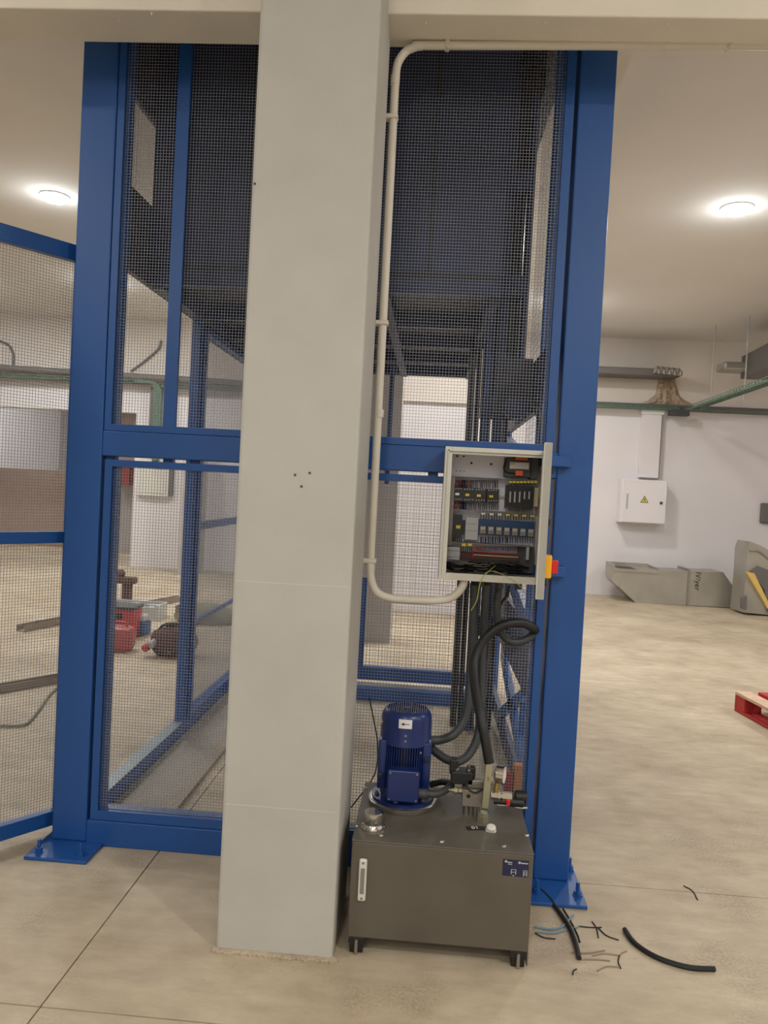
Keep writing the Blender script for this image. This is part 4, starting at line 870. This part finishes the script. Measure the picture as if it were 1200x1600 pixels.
# tools
c = atz(186, 1020); rc = thing('red_canister', (c.x, c.y+0.1, 0), 'dull red rounded canister on the floor, front of the tool pile', 'canister')
MB().box(c.x-0.16, c.x+0.08, c.y, c.y+0.2, 0.0, 0.21, 0.05).build('body', 'redcan', rc, smooth=True); MB().tube([(c.x-0.1, c.y+0.1, 0.19), (c.x-0.09, c.y+0.1, 0.24), (c.x+0.01, c.y+0.1, 0.24), (c.x+0.02, c.y+0.1, 0.19)], 0.012, 8).build('handle', 'redcase', rc, smooth=True)
c = atz(186, 1000); rb = thing('red_tool_case', (c.x, c.y+0.2, 0), 'bright red plastic tool case behind the red canister', 'tool case')
MB().box(c.x-0.2, c.x+0.10, c.y+0.05, c.y+0.3, 0.0, 0.27, 0.02).build('case_body', 'redcase', rb, smooth=True); MB().box(c.x-0.21, c.x+0.11, c.y+0.04, c.y+0.31, 0.27, 0.30, 0.01).build('case_lid', 'dgrey', rb)
MB().box(c.x-0.08, c.x+0.0, c.y+0.03, c.y+0.05, 0.18, 0.24, 0.005).build('latch', 'black', rb)
c = atz(213, 994); cb = thing('blue_tool_box', (c.x, c.y+0.1, 0), 'small blue tool box with a pale top right of the red case', 'tool case')
MB().box(c.x-0.08, c.x+0.07, c.y, c.y+0.2, 0.0, 0.13, 0.02).build('box_body', 'bluecase', cb, smooth=True); MB().box(c.x-0.07, c.x+0.06, c.y+0.02, c.y+0.18, 0.13, 0.19, 0.02).build('box_top', 'plastic', cb, smooth=True)
c = atz(205, 968); cr = thing('clear_tray', (c.x, c.y+0.2, 0), 'pale translucent tray of oddments behind the tool cases', 'tray')
m_ = MB(); m_.box(c.x-0.35, c.x+0.28, c.y, c.y+0.30, 0.0, 0.02); m_.box(c.x-0.35, c.x-0.33, c.y, c.y+0.30, 0.02, 0.16); m_.box(c.x+0.26, c.x+0.28, c.y, c.y+0.30, 0.02, 0.16); m_.box(c.x-0.33, c.x+0.26, c.y, c.y+0.02, 0.02, 0.14); m_.box(c.x-0.33, c.x+0.26, c.y+0.28, c.y+0.30, 0.02, 0.16)
m_.build('tray_shell', 'plastic', cr); m_ = MB()
for k in range(9): m_.obox((c.x-0.27+random.random()*0.48, c.y+0.07+random.random()*0.16, 0.08+0.06*random.random()), (0.12, 0.05, 0.04), Matrix.Rotation(random.random()*3, 3, 'Z'), 0.008)
m_.build('oddments', 'greyl', cr)
c = atz(182, 949); vs = thing('dark_bench_tool', (c.x, c.y+0.1, 0), 'dark brown upright tool standing at the back of the pile', 'tool'); c.y += 0.12
MB().box(c.x-0.14, c.x+0.12, c.y, c.y+0.2, 0.0, 0.05, 0.01).build('base', 'bag', vs); MB().box(c.x-0.02, c.x+0.08, c.y+0.05, c.y+0.15, 0.05, 0.25, 0.01).build('column', 'bag', vs); MB().box(c.x-0.12, c.x+0.13, c.y+0.03, c.y+0.17, 0.25, 0.33, 0.02).build('head', 'bag', vs); MB().lathe((c.x-0.06, c.y+0.1, 0.33), (0, 0, 1), [(0.05, 0), (0.06, 0.04), (0.03, 0.08)], 14).build('knob', 'bag', vs, smooth=True)
c = atz(258, 1030); bg = thing('tool_bag', (c.x, c.y+0.15, 0), 'brown canvas tool bag with red tools behind the left mesh panel', 'bag')
t_ = bmesh.new(); bmesh.ops.create_icosphere(t_, subdivisions=3, radius=1.0)
for v in t_.verts:
    n_ = 1+0.09*math.sin(7*v.co.x+3*v.co.z)*math.cos(5*v.co.y); v.co = Vector((v.co.x*0.20*n_, v.co.y*0.15*n_, max(-0.72, v.co.z)*0.155*n_))
mb = MB(); mb._add(t_, Matrix.Translation((c.x+0.02, c.y+0.15, 0.112))); mb.build('bag_body', 'bag', bg, smooth=True)
for (dx, dz_, m1) in ((-0.14, 0.10, 'greyl'), (0.06, 0.11, 'redcase'), (-0.19, 0.07, 'redcase'), (0.0, 0.05, 'bar')): MB().lathe((c.x+dx, c.y+0.02, dz_), (0.3, 0.8, 0.3), [(0.03, 0), (0.035, 0.02), (0.03, 0.08), (0.01, 0.1)], 12).build('tool_handle', m1, bg, smooth=True)
MB().tube([(c.x-0.12, c.y+0.15, 0.21), (c.x-0.05, c.y+0.12, 0.27), (c.x+0.08, c.y+0.12, 0.27), (c.x+0.15, c.y+0.15, 0.21)], 0.012, 8).build('bag_strap', 'black', bg, smooth=True)
c = atz(308, 980); cl = thing('olive_sack', (c.x, c.y+0.3, 0), 'crumpled olive sack behind the tool bag and blue mesh post', 'sack')
t_ = bmesh.new(); bmesh.ops.create_icosphere(t_, subdivisions=3, radius=1.0)
for v in t_.verts:
    n_ = 1+0.12*math.sin(6*v.co.x+4*v.co.y)*math.cos(5*v.co.z+2*v.co.x); v.co = Vector((v.co.x*0.34*n_, v.co.y*0.20*n_, max(-0.55, v.co.z)*0.13*n_))
mb = MB(); mb._add(t_, Matrix.Translation((c.x, c.y+0.3, 0.072))); mb.build('sack_body', 'clothg', cl, smooth=True)
MB().lathe((c.x-0.24, c.y+0.25, 0.10), (-0.5, 0, 1), [(0.05, 0), (0.03, 0.05), (0.06, 0.09)], 12).build('tied_neck', 'clothg', cl, smooth=True)

# ------------------------------------------------------------------ lamps
GL = ['round white ceiling lamp glowing at the upper left beside the blue post', 'round white ceiling lamp glowing at the upper right']
for i, (x, y) in enumerate(LAMPS):
    o = thing('ceiling_lamp', (x, y, CEIL), GL[i] if i < 2 else 'unseen round ceiling lamp, one of a set mostly added to brighten the room', 'lamp', None if i < 2 else 'ceiling lamps out of view')
    MB().lathe((x, y, CEIL), (0, 0, -1), [(0.135, 0), (0.135, 0.012), (0.128, 0.016)], 32).build('lamp_body', 'white', o, smooth=True)
    MB().lathe((x, y, CEIL-0.016), (0, 0, -1), [(0.126, 0), (0.124, 0.016), (0.10, 0.032), (0.001, 0.038)], 32).build('diffuser', 'lamp', o, smooth=True)
    l = bpy.data.lights.new('lamp_light', 'AREA'); l.shape = 'DISK'; l.size = 0.28; l.energy = LAMP_W*(1.5 if (x, y) == (2.5, -0.4) else 1.0); l.color = (1.0, 0.972, 0.935)
    lo_ = bpy.data.objects.new('lamp_light', l); COL.objects.link(lo_); lo_.parent = o; lo_.location = (0, 0, -0.05)
    l = bpy.data.lights.new('lamp_fill', 'POINT'); l.energy = SIDE_W; l.shadow_soft_size = 0.08; l.color = (0.93, 0.98, 1.0)  # unseen point light added under each lamp to brighten the ceiling round it
    lo_ = bpy.data.objects.new('lamp_fill', l); COL.objects.link(lo_); lo_.parent = o; lo_.location = (0, 0, -0.30)
